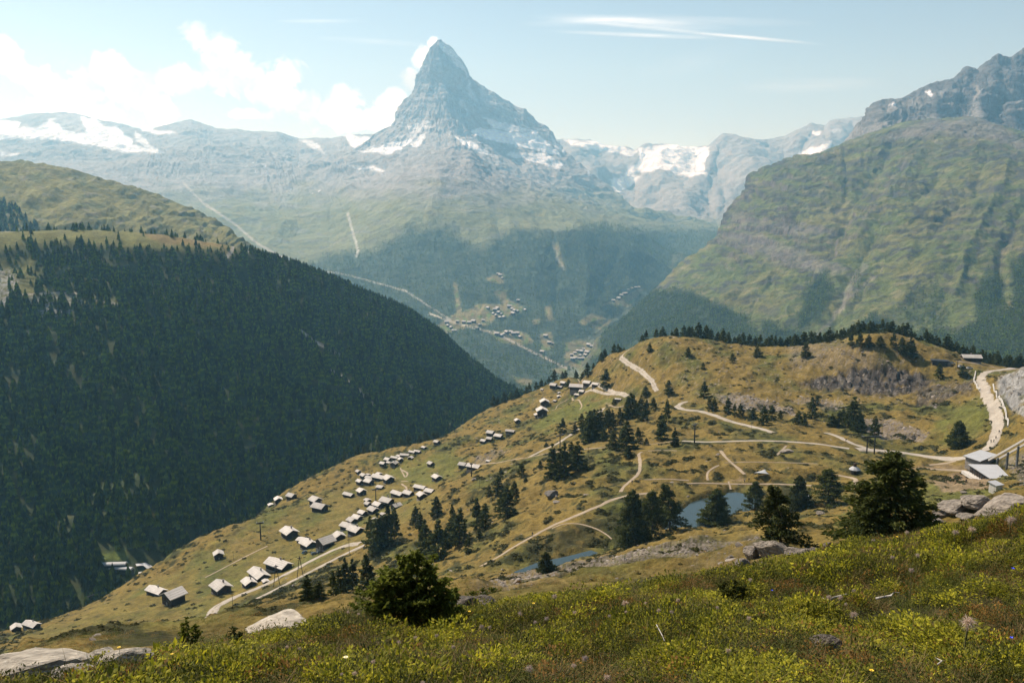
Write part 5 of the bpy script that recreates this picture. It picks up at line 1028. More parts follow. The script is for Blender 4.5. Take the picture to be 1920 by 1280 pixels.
def pole(px_, py_, hpx, label, frame=False):
    p = hit(px_, py_); h = hpx * p[1] / FPX / .98; root = empty('power_pole', p, R_(20)); r = h * .014
    if frame:
        for s in (-1, 1): m = MB(); m.tube([(s * h * .14, 0, -.5), (0, 0, h)], r, 5); m.build('leg', mat_bark, root)
        m = MB(); m.tube([(-h * .08, 0, h * .45), (h * .08, 0, h * .45)], r * .8, 5); m.build('brace', mat_bark, root)
    else: m = MB(); m.tube([(0, 0, -.5), (0, 0, h)], [r, r * .7], 5); m.build('mast', mat_bark, root)
    m = MB(); m.box(-h * .1, h * .1, -r, r, h * .9, h * .9 + r * 2); m.build('crossarm', mat_dark, root); return tag(root, label, 'pole', None)
for a in ((437, 1146, 40, 'thin pole between the two gravel roads near their lower end'), (519, 1098, 44, 'double legged wooden pole in front of the restaurant chalet', True), (563, 1082, 44, 'double legged wooden pole above the terrace', True), (377, 1096, 16, 'short pole left of the lone chalet'), (438, 1050, 18, 'thin pole on the slope right of the lone small hut'), (655, 1040, 34, 'thin pole where the two gravel roads meet'), (968, 888, 24, 'thin pole on the brown slope'), (1103, 858, 22, 'short pole beside the footpath'), (754, 946, 22, 'thin pole in front of the big tall hut'), (1409, 805, 14, 'thin pole beside the upper track'), (899, 915, 22, 'thin pole left of the paired conifers')): pole(*a)

# ------------------------------------------------------------------ station, kiosk and plateau things
def frame_at(px_, py_, rz): 
    p = hit(px_, py_); return p, p[1] / FPX
def quad_roof_building(name, roofpx, z_lift, height, label, cols=0, wallmat=None):
    """building whose flat tilted roof has four given corners (picture point, height above ground)"""
    pts = []
    base = hit(*roofpx[0][:2], y0=200)
    z0 = z_lift
    for x, y, zz in roofpx: pts.append(Pz(x, y, zz))
    root = empty(name, tuple(np.mean(pts, 0) - np.array((0, 0, height)))); o = np.array(root.location)
    L = [p - o for p in pts]; m = MB(); m.prism([tuple(q_ + np.array((0, 0, .0))) for q_ in L], (0, 0, .35)); roof = m.build('roof', mat_metalroof, root)
    cen = np.mean(L, 0); I = [cen + (q_ - cen) * .86 for q_ in L]; m = MB(); n = 4
    V = [tuple(np.array((q_[0], q_[1], -2.0))) for q_ in I] + [tuple(q_ - np.array((0, 0, .01))) for q_ in I]; m.add(V, [(i, (i + 1) % n, n + (i + 1) % n, n + i) for i in range(n)]); m.build('wall', wallmat or mat_wall, root)
    m = MB()
    for i in range(4):
        a = L[i]; b = L[(i + 1) % 4]; m.tube([tuple(a - (a - cen) * .015 + np.array((0, 0, -.02))), tuple(b - (b - cen) * .015 + np.array((0, 0, -.02)))], .14, 4)
    m.build('fascia', mat_dark, root)
    if cols:
        a, b = L[cols - 1], L[cols % 4]
        for k in range(9):
            q_ = a + (b - a) * (k + .3) / 9; q_ = q_ + (cen - q_) * .04; m = MB(); m.tube([(q_[0], q_[1], -2), (q_[0], q_[1], q_[2])], .16, 5); m.build('column', mat_dark, root)
        d_ = (b - a); m = MB(); i2 = cen - (a + b) / 2; i2 = i2 / np.linalg.norm(i2); m.prism([tuple(np.r_[(a - i2 * 2)[:2], -height + height - 1.2 - .0 + 0]), tuple(np.r_[(b - i2 * 2 + d_ * .05)[:2], -1.2]), tuple(np.r_[(b + i2 * 1.0)[:2], -1.2]), tuple(np.r_[(a + i2 * 1.0)[:2], -1.2])], (0, 0, 1.3)); m.build('terrace', mat_white, root)
    return tag(root, label, 'building')
gz = float(hit(1850, 880)[2]); print('station z', gz)
quad_roof_building('funicular_station', [(1806, 855, gz + 3.6), (1838, 844, gz + 4.6), (1870, 853, gz + 4.6), (1838, 866, gz + 3.6)], 0, 4.2, 'upper station hall with square metal roof where the rails end', 0, mat_base)
quad_roof_building('station_terrace_hall', [(1815, 871, gz + 3.2), (1870, 872, gz + 3.8), (1896, 898, gz + 3.4), (1857, 898, gz + 2.8)], 0, 3.2, 'lower station hall with long metal roof and open colonnade', 4)
p = hit(1866, 922); root = empty('ticket_hut', p, R_(20)); m = MB(); m.box(-1.2, 1.2, -1.2, 1.2, -.3, 2.3); m.build('wall', mat_white, root); m = MB(); m.prism([(-1.5, -1.5, 2.3), (1.5, -1.5, 2.3), (1.5, 1.5, 2.7), (-1.5, 1.5, 2.7)], (0, 0, .2)); m.build('roof', mat_metalroof, root); tag(root, 'small white roofed ticket hut at the end of the colonnade', 'hut')
# rails
A0 = Pz(1862, 862, gz + 4.5); A1 = P(1985, 792, 330); root = empty('funicular_track', A0); d_ = A1 - A0; sd_ = np.array((d_[1], -d_[0], 0)); sd_ /= np.linalg.norm(sd_)
for s in (-1, 1):
    m = MB(); a = sd_ * s * 1.9; m.tube([tuple(a), tuple(a + d_)], .55, 4); m.build('rail_beam', mat_white, root)
for k in range(6):
    q_ = d_ * (k + .5) / 6; m = MB(); m.box(q_[0] - .35, q_[0] + .35, q_[1] - .35, q_[1] + .35, q_[2] - 9, q_[2] - .3); m.build('pier', mat_steel, root)
tag(root, 'twin pale rail beams climbing on piers to the right edge', 'railway track')
# kiosk
p = hit(1602, 888); s = p[1] / FPX; root = empty('round_kiosk', p); m = MB(); m.tube([(0, 0, -.4), (0, 0, 9 * s)], 7.5 * s, 10); m.build('wall', mat_wall, root)
m = MB(); m.tube([(0, 0, 9 * s), (0, 0, 12 * s), (0, 0, 15 * s)], [11 * s, 8 * s, 3 * s], 10); rf = m.build('roof', mat_metalroof, root); m = MB(); m.tube([(0, 0, 15 * s), (0, 0, 21 * s)], [3.4 * s, 3 * s], 8); m.build('turret', mat_wall, rf); tag(root, 'round wooden kiosk with white conical roof left of the largest larch', 'kiosk')
# awnings
def awning(px_, py_, wpx, label):
    p = hit(px_, py_); w_ = wpx * p[1] / FPX; root = empty('shade_sail', p, R_(15)); h = w_ * .32; V = []; n = 8
    for i in range(n + 1):
        for j in range(n + 1):
            u = i / n * 2 - 1; v = j / n * 2 - 1; V.append((u * w_ / 2 * (1 - .12 * (1 - v * v)), v * w_ / 3 * (1 - .12 * (1 - u * u)), h + .12 * w_ * u * v * .9))
    sl = link('canopy', np_mesh('canopy', V, grid_faces(n + 1, n + 1), None, True), mat_metalroof, root); sl.modifiers.new('cloth', 'SOLIDIFY').thickness = .03
    for sx_ in (-1, 1):
        for sy_ in (-1, 1): m = MB(); m.tube([(sx_ * w_ / 2, sy_ * w_ / 3, -.3), (sx_ * w_ / 2, sy_ * w_ / 3, h + .12 * w_ * sx_ * sy_)], .06, 5); m.build('post', mat_dark, root)
    return tag(root, label, 'awning')
awning(1428, 893, 24, 'white four cornered shade sail above the lake shore'); awning(1512, 934, 18, 'white shade cloth between two dark larches')
# hilltop station, cars
p = hit(1762, 683); s = p[1] / FPX; root = empty('hilltop_lift_station', p, R_(-12)); m = MB(); m.box(-14 * s, 14 * s, -6 * s, 6 * s, -.5, 7 * s); m.build('wall', mat_dark, root); m = MB(); m.prism([(-16 * s, -7 * s, 7 * s), (16 * s, -7 * s, 6 * s), (16 * s, 7 * s, 7 * s), (-16 * s, 7 * s, 8 * s)], (0, 0, 1.2 * s)); m.build('roof', mat_dark, root)
m = MB(); m.box(12 * s, 18 * s, -9 * s, -5 * s, -.5, 4 * s); m.build('annex', mat_steel, root); tag(root, 'dark low lift station on the hilltop left of the road head', 'building')
hut(1820, 677, 26, 'long', 82, 'brown cabin with pale roof on the hilltop by the tree line')
def car(px_, py_, col, rz, label):
    p = hit(px_, py_); root = empty('parked_car', p + np.array((0, 0, .25)), R_(rz)); mt = flat_material('car_paint', col, .3, .03, 1, spec=.6)
    m = MB(); m.prism([(-2.1, -.85, .35), (2.1, -.85, .35), (2.15, -.85, .75), (1.2, -.85, .95), (-2.0, -.85, 1.0), (-2.15, -.85, .7)], (0, 1.7, 0)); m.build('body', mt, root)
    m = MB(); m.prism([(-1.9, -.75, 1.0), (1.1, -.75, .96), (.5, -.7, 1.45), (-1.5, -.7, 1.5)], (0, 1.5, 0)); m.build('cabin', mat_glass, root)
    for x in (-1.35, 1.35):
        for y in (-.88, .7): m = MB(); m.tube([(x, y, .33), (x, y + .18, .33)], .33, 10); m.build('wheel', mat_dark, root)
    return tag(root, label, 'car')
car(1818, 692, (.7, .72, .74), 15, 'white car parked beside the hilltop road'); car(1800, 689, (.5, .55, .6), 30, 'pale grey car parked left of the white car'); car(1785, 683, (.3, .35, .42), 0, 'blue grey car close to the hilltop station')
car(590, 1040, (.02, .03, .05), 35, 'dark car parked in front of the hut with awning'); car(601, 1037, (.05, .06, .07), 30, 'charcoal car parked beside the dark car, near the gabled hut'); car(571, 1037, (.05, .16, .3), 80, 'small blue car under the hut awning')
# guard walls along the bend
def low_wall(pts, label, h=.9, wd=.6):
    W_ = [hit(x, y) for x, y in pts]; root = empty('roadside_wall', W_[0]); m = MB()
    for a, b in zip(W_[:-1], W_[1:]):
        n = max(1, int(np.linalg.norm(b - a) / 3))
        for k in range(n):
            p0 = a + (b - a) * k / n; p1 = a + (b - a) * (k + .93) / n; p0 = np.r_[p0[:2], hgt(p0[0], p0[1])]; p1 = np.r_[p1[:2], hgt(p1[0], p1[1])]; d_ = p1 - p0; nn_ = np.array((-d_[1], d_[0], 0)); nn_ /= np.linalg.norm(nn_) + 1e-9; o = W_[0]
            m.prism([tuple(p0 - o - nn_ * wd / 2 - (0, 0, .3)), tuple(p1 - o - nn_ * wd / 2 - (0, 0, .3)), tuple(p1 - o + nn_ * wd / 2 - (0, 0, .3)), tuple(p0 - o + nn_ * wd / 2 - (0, 0, .3))], (0, 0, h + .3 + random.uniform(-.15, .15)))
    m.build('coping', mat_white, root); return tag(root, label, 'wall')
low_wall([(1862, 722), (1868, 735), (1874, 748), (1880, 758), (1886, 775), (1890, 790), (1889, 802)], 'pale stone wall along the outer right side of the road bend'); low_wall([(1829, 698), (1826, 710), (1831, 722), (1836, 733)], 'pale stone wall along the left side of the upper road bend')
# gorge station
def ehit(x, y):
    d = (pxe - x) ** 2 + (pye - y) ** 2; i, j = np.unravel_index(np.argmin(d), d.shape); return EW[0][i, j].copy()
def barrel(px_, py_, wpx, dpx, hpx, rz, label, mat, cat='building', name='valley_station'):
    p = ehit(px_, py_); s = p[1] / FPX; root = empty(name, p, R_(rz)); w_, d_, h = wpx * s, dpx * s, hpx * s; m = MB(); m.box(-w_ / 2 * .96, w_ / 2 * .96, -d_ / 2 * .9, d_ / 2 * .9, -6, h * .6); m.build('wall', mat_dark, root)
    m = MB(); n = 8; arc = [(0, math.cos(math.pi * k / n) * d_ / 2, h * .6 + math.sin(math.pi * k / n) * h * .5) for k in range(n + 1)]; m.prism([(-w_ / 2, a[1], a[2]) for a in arc], (w_, 0, 0)); m.build('roof', mat, root)
    for k in range(6): m = MB(); x = -w_ / 2 + w_ * (k + .5) / 6; m.box(x - w_ * .05, x + w_ * .05, -d_ / 2 * .9 - .15, -d_ / 2 * .9 + .1, h * .15, h * .45); m.build('window', mat_glass, root)
    return tag(root, label, cat)
barrel(208, 1060, 56, 14, 9, 4, 'long curved white roof of the gorge lift station, upper one', mat_metalroof); barrel(224, 1070, 60, 13, 9, -8, 'second curved grey roof just below the upper one at the gorge station', mat_metalroof)
barrel(276, 1080, 36, 12, 7, -18, 'pale flat hall right of the curved roofs at the stream', mat_metalroof); barrel(238, 1090, 50, 8, 3, -12, 'low pale deck in front of the curved roofs', mat_white, 'platform', 'station_platform')
# stream in the gorge
def estream(pts, wid):
    Q = [ehit(x, y) + np.array((0, 0, 1.0)) for x, y in pts]; V = []; F = []
    for i, q_ in enumerate(Q):
        d_ = Q[min(i + 1, len(Q) - 1)] - Q[max(i - 1, 0)]; n = np.array((-d_[1], d_[0], 0)); n /= np.linalg.norm(n) + 1e-9; V += [q_ - n * wid / 2, q_ + n * wid / 2]
    F = [(2 * i, 2 * i + 1, 2 * i + 3, 2 * i + 2) for i in range(len(Q) - 1)]; c_ = np.zeros((len(V), 3)) + .45
    tag(link('stream', np_mesh('stream', V, F, c_, True), mat_road), kind='structure')
estream([(300, 1085), (315, 1072), (330, 1060), (334, 1045), (336, 1030)], 7)
estream([(255, 1062), (270, 1060), (285, 1066), (300, 1078)], 6)

# ------------------------------------------------------------------ people (walkers a few pixels tall)
mat_skin = flat_material('skin', (.45, .28, .2), .6, .05, 1)
def person(px_, py_, label, top, leg, stride=.25, rz=0, sc=1.0):
    p = hit(px_, py_, 200); root = empty('person', p + np.array((0, 0, .12)), R_(rz)); root.scale = (sc,) * 3
    me = bpy.data.meshes.new('body'); J_ = [(0, 0, .95), (0, 0, 1.2), (0, 0, 1.45), (0, 0, 1.55), (0, .02, 1.68), (-.1, 0, .9), (-.11, stride * .5, .5), (-.11, stride, .06), (-.11, stride + .14, .03), (.1, 0, .9), (.11, -stride * .3, .5), (.11, -stride, .08), (.11, -stride + .14, .03), (-.2, 0, 1.42), (-.26, -.08, 1.15), (-.26, .06, .92), (.2, 0, 1.42), (.26, .1, 1.15), (.24, .22, .98)]
    E_ = [(0, 1), (1, 2), (2, 3), (3, 4), (0, 5), (5, 6), (6, 7), (7, 8), (0, 9), (9, 10), (10, 11), (11, 12), (2, 13), (13, 14), (14, 15), (2, 16), (16, 17), (17, 18)]; rad = [.15, .15, .15, .06, .10, .10, .075, .05, .045, .10, .075, .05, .045, .07, .05, .035, .07, .05, .035]
    me.from_pydata(J_, E_, []); b = link('body', me, leg, root); sk = b.modifiers.new('skin', 'SKIN')
    for v_i, r_ in zip(me.skin_vertices[0].data, rad): v_i.radius = (r_, r_)
    me.skin_vertices[0].data[0].use_root = True; b.modifiers.new('smooth', 'SUBSURF').levels = 1
    m = MB(); m.tube([(0, 0, .92), (0, 0, 1.2), (0, 0, 1.42), (0, 0, 1.5)], [.19, .19, .2, .1], 10); m.build('jacket', top, root, True)
    m = MB(); m.tube([(0, .01, 1.66), (0, .01, 1.78), (0, .0, 1.82)], [.115, .10, .03], 10); m.build('hair', mat_dark, root, True)
    m = MB(); m.box(-.14, .14, -.34, -.18, 1.05, 1.45); m.build('backpack', top, root); return tag(root, label, 'person')
pb = flat_material('blue_jacket', (.05, .16, .35), .8, .1, 3); pd = flat_material('dark_clothes', (.02, .02, .025), .8, .1, 3); pw = flat_material('light_jacket', (.4, .38, .36), .8, .1, 3)
person(175, 1216, 'walker in a blue jacket on the narrow path at the lower left', pb, pd, .25, 70, 1.1); person(1811, 906, 'person in dark clothes standing alone on the bare ground by the colonnade', pd, pd, .1, 20)
for x, y, l, m_ in ((1858, 831, 'leftmost of four dark walkers on the pale road, nearest the station', pd), (1863, 830, 'walker in light jacket just right of the leftmost one on the road', pw), (1867, 824, 'dark walker in the middle of the road bend', pd), (1873, 813, 'highest of four walkers on the pale road bend', pd), (1185, 908, 'left of two walkers at the trail junction', pd), (1200, 903, 'right of two walkers at the trail junction', pw), (735, 1028, 'walker beside the conifer clump above the hut row road', pd), (998, 1006, 'walker at the widening of the gravel footpath', pd), (1396, 905, 'person in light clothes at the lake shore by the sail', pw), (1404, 903, 'person in dark clothes beside the shore path end', pd), (1586, 828, 'walker on the dirt road left of the twin legged tower', pd)): person(x, y, l, m_, pd, .2, random.uniform(0, 360))
# ------------------------------------------------------------------ rocks
mat_rock = flat_material('lichen_rock', (.23, .20, .165), .92, .6, 3.5, bump=1.0)
for n_ in mat_rock.node_tree.nodes:
    if n_.type == 'BUMP': n_.inputs['Distance'].default_value = .35
mat_rockl = flat_material('pale_rock', (.33, .295, .24), .92, .5, 3.5, bump=1.0)
mat_rockd = flat_material('dark_rock', (.12, .11, .10), .92, .4, 2.2, bump=1.0)
def rock_mesh(seed, sub=4):
    import bmesh
    r = np.random.default_rng(seed); bm = bmesh.new(); bmesh.ops.create_icosphere(bm, subdivisions=sub, radius=1); V = np.array([v.co[:] for v in bm.verts])
    n = r.normal(0, 1, (11, 3)); n /= np.linalg.norm(n, axis=1, keepdims=True); d = r.uniform(.42, .95, 11); dt = V @ n.T; sc = np.min(np.where(dt > .05, d / np.maximum(dt, .05), 9), 1); V = V * np.minimum(sc, 1.05)[:, None]
    V += V * (fbm(V[:, 0] * 2.2 + seed, V[:, 1] * 2.2, V[:, 2] * 5, 5, seed, .6) * .16)[:, None]
    for v, c_ in zip(bm.verts, V): v.co = c_
    me = bpy.data.meshes.new('boulder'); bm.to_mesh(me); bm.free(); return me
RM = [rock_mesh(s) for s in (3, 5, 8, 13)]
def boulder(pos, size, label, i=0, rot=(0, 0, 0), mat=None, sink=.25, group=None):
    me = RM[i % 4].copy(); me.materials.append(mat or mat_rock); o = link('boulder', me, None, None, pos + np.array((0, 0, size[2] * (1 - sink) * .5))); o.scale = tuple(s / 1.5 for s in size); o.rotation_euler = rot
    return tag(o, label, 'rock', group)
def brock(px_, py_, wpx, hpx, label, i=0, rz=0.0, depth=.8, tilt=(0, 0), mat=None, mead=False):
    p = mhit(px_, py_) if mead else hit(px_, py_, 16); s = p[1] / FPX; return boulder(p, (wpx * s, wpx * s * depth, hpx * s), label, i, (tilt[0], tilt[1], rz), mat)
brock(60, 1270, 195, 42, 'long flat pale slab along the bottom left edge', 0, .1, .5, (0, .04), mat_rockl, True); brock(130, 1282, 76, 36, 'small pale rock at the very bottom, right of the long slab', 1, .5, .7, (0, 0), mat_rockl, True)
brock(182, 1245, 70, 36, 'blocky pale rock behind the long slab', 2, .2, .6, (0, .1), mat_rockl, True); brock(248, 1251, 96, 36, 'rounded pale rock right of the blocky one at lower left', 3, .3, .6, (0, 0), mat_rockl, True)
brock(1542, 1224, 58, 36, 'tan half buried rock in the flowering shrubs', 1, -.5, .5, (0, -.35), None, True)
brock(515, 1184, 116, 26, 'sharp wedge shaped slab left of the yellow green bush', 2, .15, .8, (0, -.12), mat_rockl); brock(870, 1150, 52, 36, 'flat pale rock right of the yellow green bush', 0, 0, .8, (0, 0), None, True); brock(906, 1140, 40, 28, 'thin pale rock above the flat one by the bush', 1, 0, .8, (0, 0), None, True); brock(880, 1158, 26, 14, 'angular rock below the flat one by the bush', 3, 0, .8, (0, 0), None, True)
for a in ((1445, 1042, 64, 34, 'long tilted slab in the broken rocks under the bent larch', 2, -.4, .5, (0, .35)), (1408, 1046, 34, 26, 'dark block left of the long tilted slab', 0, .3, .8, (0, 0)), (1484, 1046, 36, 20, 'pale block right of the long tilted slab', 1, 0, .8, (0, 0)), (1514, 1040, 34, 12, 'thin pale plate at the right of the broken rocks', 3, 0, .7, (0, 0)), (1395, 1060, 26, 14, 'small block lowest left in the broken rocks', 3, 0, .8, (0, 0)), (1430, 1062, 20, 8, 'small pale stone below the long tilted slab', 1, 0, .8, (0, 0)),
          (1551, 1030, 16, 16, 'dark upright stone right of the bent larch', 0, 0, .8, (0, 0)), (1525, 1034, 18, 8, 'grey stone between the bent larch and the upright stone', 1, 0, .8, (0, 0)), (1368, 1050, 14, 10, 'dark stone left of the broken rocks', 2, 0, .8, (0, 0)), (1536, 966, 16, 8, 'pale stone on the brown slope under the shade cloth', 1, 0, .8, (0, 0)),
          (1788, 960, 66, 20, 'domed pale outcrop left of the right edge slabs', 0, .1, .7, (0, -.1)), (1842, 953, 60, 24, 'second domed outcrop, centre of the right edge slabs', 3, .1, .7, (0, .1)), (1885, 968, 92, 36, 'biggest cracked outcrop at the right edge', 2, .1, .8, (0, -.2)), (1945, 956, 64, 24, 'outcrop cut off by the right edge', 1, .1, .8, (0, 0)), (1760, 968, 30, 10, 'small pale stone left of the domed outcrop', 1, 0, .8, (0, 0)), (1812, 972, 40, 8, 'thin pale ledge under the domed outcrops', 0, 0, .8, (0, 0)), (1750, 985, 36, 14, 'low rock right of the largest larch foot', 2, 0, .8, (0, 0)),
          (1822, 938, 30, 10, 'grey stone pile on the grass below the station', 3, 0, .8, (0, 0)), (1805, 925, 12, 5, 'small white stone on the grass below the colonnade', 1, 0, .8, (0, 0))): brock(*a)
brock(1033, 932, 26, 14, 'big dark boulder on the brown slope beside the footpath', 0, .2, .8, (0, 0), mat_rockd); brock(1042, 943, 14, 5, 'flat tan stone under the dark boulder', 1, 0, .8); brock(1474, 848, 22, 6, 'pale rock ring on the plateau below the track', 2, 0, .8)
brock(888, 901, 10, 5, 'small grey rock on the slope', 2)

# ------------------------------------------------------------------ foreground plants
def leaf_cloud(n, R, H, ls, seed, up=.5, wid=.5, stems=True, droop=0.0):
    r = np.random.default_rng(seed); a = r.uniform(0, 6.28, n); rad = R * np.sqrt(r.random(n)); z = H * (.25 + .75 * r.random(n)) * (1 - .45 * (rad / R) ** 2)
    c = np.stack([rad * np.cos(a), rad * np.sin(a), z], -1); d1 = np.stack([np.cos(a), np.sin(a), np.full(n, up)], -1) + r.normal(0, .55, (n, 3)); d1 /= np.linalg.norm(d1, axis=1, keepdims=True)
    d2 = np.cross(d1, (0, 0, 1.0) + r.normal(0, .4, (n, 3))); d2 /= np.linalg.norm(d2, axis=1, keepdims=True); nn_ = np.cross(d1, d2); l = (ls * r.uniform(.6, 1.3, n))[:, None]
    V = np.stack([c, c + d1 * l * .45 + d2 * l * wid * .5 + nn_ * l * .08, c + d1 * l, c + d1 * l * .45 - d2 * l * wid * .5 + nn_ * l * .08], 1).reshape(-1, 3); return V, np.arange(4 * n).reshape(-1, 4)
def blade_tuft(n, R, H, w_, seed, lean=.5):
    r = np.random.default_rng(seed); V = []; F = []
    for i in range(n):
        a = r.uniform(0, 6.28); b = r.uniform(0, 6.28); p = np.array((R * r.random() * math.cos(a), R * r.random() * math.sin(a), -.01)); h = H * r.uniform(.5, 1.1); l = lean * h * r.uniform(.2, 1); s = np.array((-math.sin(b), math.cos(b), 0)) * w_ / 2; d = np.array((math.cos(b), math.sin(b), 0)); k = len(V)
        for t_ in (0, .5, 1): q_ = p + d * l * t_ * t_ + np.array((0, 0, h * t_ * (1 - .25 * t_))); V += [q_ - s * (1 - .85 * t_), q_ + s * (1 - .85 * t_)]
        F += [(k, k + 1, k + 3, k + 2), (k + 2, k + 3, k + 5, k + 4)]
    return np.array(V), np.array(F)
mat_g1 = leaf_material('bilberry_leaves', (.080, .105, .010), (.37, .36, .034), .4, .5); mat_g2 = leaf_material('dark_heath_leaves', (.022, .034, .007), (.11, .12, .022), .3, .35)
mat_g3 = leaf_material('rusty_leaves', (.11, .06, .015), (.28, .16, .03), .35, .3); mat_gr = leaf_material('green_grass', (.05, .08, .012), (.16, .17, .04), .4, .25); mat_dry = leaf_material('dry_grass', (.16, .115, .05), (.34, .26, .13), .4, .25)
mv = [loose('bilberry_piece', *leaf_cloud(150, .085, .085, .0145, 500 + i, .6, .6), mat_g1) for i in range(3)] + [loose('heath_piece', *leaf_cloud(150, .09, .08, .011, 520 + i, .8, .45), mat_g2) for i in range(3)] + [loose('rusty_piece', *leaf_cloud(80, .07, .08, .014, 530, .6, .6), mat_g3), loose('tuft_piece', *blade_tuft(20, .04, .11, .0035, 540), mat_gr), loose('dry_piece', *blade_tuft(26, .05, .13, .003, 541, .8), mat_dry)]
NM = 46000; yy = np.sqrt(rng.random(NM) * (15.0 ** 2 - 2.9 ** 2) + 2.9 ** 2); aa_ = rng.uniform(-.72, .72, NM); xm = aa_ * yy; es = np.interp(aa_, _ea, [Y for _, _, Y in EDGE]); ok = yy < es + .8; xm, yy = xm[ok], yy[ok]; zm = mh(xm, yy); pm_ = np.stack([xm, yy, zm - .02], -1)
k1 = fbm(xm / .7, yy / .7, None, 3, 601); k2 = fbm(xm / 1.6, yy / 1.6, None, 3, 602); k3 = fbm(xm / .35, yy / .35, None, 3, 603); qx, qy = to_px(pm_)
var = rng.integers(0, 3, len(xm)); dk = (k1 + .6 * k3 < .05) | (rng.random(len(xm)) < .24); var[dk] = rng.integers(3, 6, int(dk.sum())); var[(k2 > .12) & (rng.random(len(xm)) < .5)] = 6; var[(k1 < -.2) & (rng.random(len(xm)) < .3)] = 7; var[rng.random(len(xm)) < .03] = 7; var[(k2 < -.22) & (k3 > 0) & (rng.random(len(xm)) < .5)] = 8
dryz = poly_mask(qx, qy, [(1660, 1120), (1760, 1060), (1840, 1050), (1800, 1120), (1740, 1165), (1680, 1160)], 14) + .5 * poly_mask(qx, qy, [(1500, 1060), (1580, 1050), (1600, 1075), (1520, 1085)], 8); var[rng.random(len(xm)) < dryz * .75] = 8; var[rng.random(len(xm)) < .006] = 8
bare_ = poly_mask(qx, qy, [(1625, 1150), (1680, 1140), (1700, 1160), (1640, 1185), (1560, 1215), (1500, 1220), (1540, 1195)], 7); bare_ = np.maximum.reduce([bare_] + [poly_mask(qx, qy, p_, 6) for p_ in ([(845, 1130), (900, 1120), (935, 1128), (925, 1145), (880, 1160), (850, 1155)], [(-20, 1245), (60, 1246), (165, 1250), (175, 1275), (60, 1290), (-20, 1290)], [(105, 1275), (150, 1262), (180, 1275), (170, 1290), (100, 1290)], [(150, 1228), (200, 1225), (215, 1248), (150, 1250)], [(200, 1238), (290, 1230), (300, 1250), (210, 1262)], [(1515, 1212), (1565, 1200), (1575, 1222), (1520, 1236)])]); keep = (rng.random(len(xm)) > bare_ * .97)
sm = rng.uniform(.65, 1.35, len(xm)) * (.85 + .05 * yy) * (1 + .35 * k1); sm[rng.random(len(xm)) < .035] *= 1.45; hz = sm * (1 - .45 * smooth(.55, .95, yy / es[ok])) * (1 + 1.0 * np.clip(k2 + k3, -.6, 1))
scatter('meadow_plants', pm_[keep], np.stack([sm, sm, hz], -1)[keep], rng.uniform(0, 6.28, int(keep.sum())), mv, label='low yellow green alpine shrubs and grass carpeting the foreground bank', cat='ground cover', tilt=rng.normal(0, .15, (int(keep.sum()), 2)), variants=var[keep])
# the bank behind the rim: same low growth, coarser
nb2 = 9000; yb2 = np.exp(rng.uniform(math.log(18), math.log(75), nb2)); ab2 = rng.uniform(-.7, .7, nb2); xb2 = ab2 * yb2; vb = rng.integers(3, 9, nb2); vb[rng.random(nb2) < .35] = 8; zb2 = hgt(xb2, yb2); sb2 = rng.uniform(.8, 1.6, nb2) * (.6 + yb2 / 22)
kp = fbm(xb2 / 6, yb2 / 6, None, 3, 611) > -.12
scatter('slope_plants', np.stack([xb2, yb2, zb2 - .02], -1)[kp], np.stack([sb2, sb2, sb2 * .8], -1)[kp], rng.uniform(0, 6.28, int(kp.sum())), mv, label='low brown and green growth on the slope behind the bank', cat='ground cover', variants=vb[kp])

# seed heads, yellow and blue flowers
mat_fluff = leaf_material('seed_hairs', (.34, .26, .24), (.66, .56, .52), .5, .2); mat_stem = flat_material('stem', (.10, .10, .035), .8, .2, 8); mat_yel = flat_material('yellow_petals', (.75, .50, .03), .6, .1, 9); mat_blue = flat_material('blue_petals', (.02, .06, .75), .5, .1, 9); mat_cream = flat_material('cream_petals', (.72, .66, .45), .6, .08, 9)
def seed_head():
    root = empty('seed_head'); m = MB(); m.tube([(0, 0, -.02), (.012, .004, .5), (0, 0, 1.0)], [.022, .018, .016], 5); m.build('stem', mat_stem, root); r = np.random.default_rng(9); n = 120; d = r.normal(0, 1, (n, 3)); d[:, 2] = d[:, 2] * .75 + .25; d /= np.linalg.norm(d, axis=1, keepdims=True); a = np.cross(d, r.normal(0, 1, (n, 3))); a /= np.linalg.norm(a, axis=1, keepdims=True); l = r.uniform(.12, .19, (n, 1)); c0 = np.array((0, 0, 1.0)); mid_ = c0 + d * l * .6 + a * .02; tip = c0 + d * l + np.array((0, 0, -.03)) + a * .05 * r.uniform(-1, 1, (n, 1)); b = np.cross(a, d) * .0042
    V = np.stack([c0 + d * .02 - b, c0 + d * .02 + b, mid_ + b, mid_ - b, tip + b * .3, tip - b * .3], 1).reshape(-1, 3); k = np.arange(n)[:, None] * 6; F = np.concatenate([k + np.array([[0, 1, 2, 3]]), k + np.array([[3, 2, 4, 5]])]); link('fluff', np_mesh('fluff', V, F), mat_fluff, root); return root
def petal_flower(name, mat, n=8, cup=.35):
    root = empty(name); m = MB(); m.tube([(0, 0, -.02), (.01, 0, .5), (0, 0, 1.0)], [.02, .016, .016], 5); m.build('stem', mat_stem, root); m = MB()
    for k in range(n):
        a = 2 * math.pi * k / n; c_, s_ = math.cos(a), math.sin(a); w_ = .06; m.add([(0, 0, 1.0), (c_ * .08 - s_ * w_, s_ * .08 + c_ * w_, 1.0 + cup * .08), (c_ * .17, s_ * .17, 1.0 + cup * .15), (c_ * .08 + s_ * w_, s_ * .08 - c_ * w_, 1.0 + cup * .08)], [(0, 1, 2, 3)])
    m.build('petals', mat, root); m = MB(); m.tube([(0, 0, .97), (0, 0, 1.03)], .045, 8); m.build('centre', mat_yel if mat is not mat_yel else mat_g3, root); return root
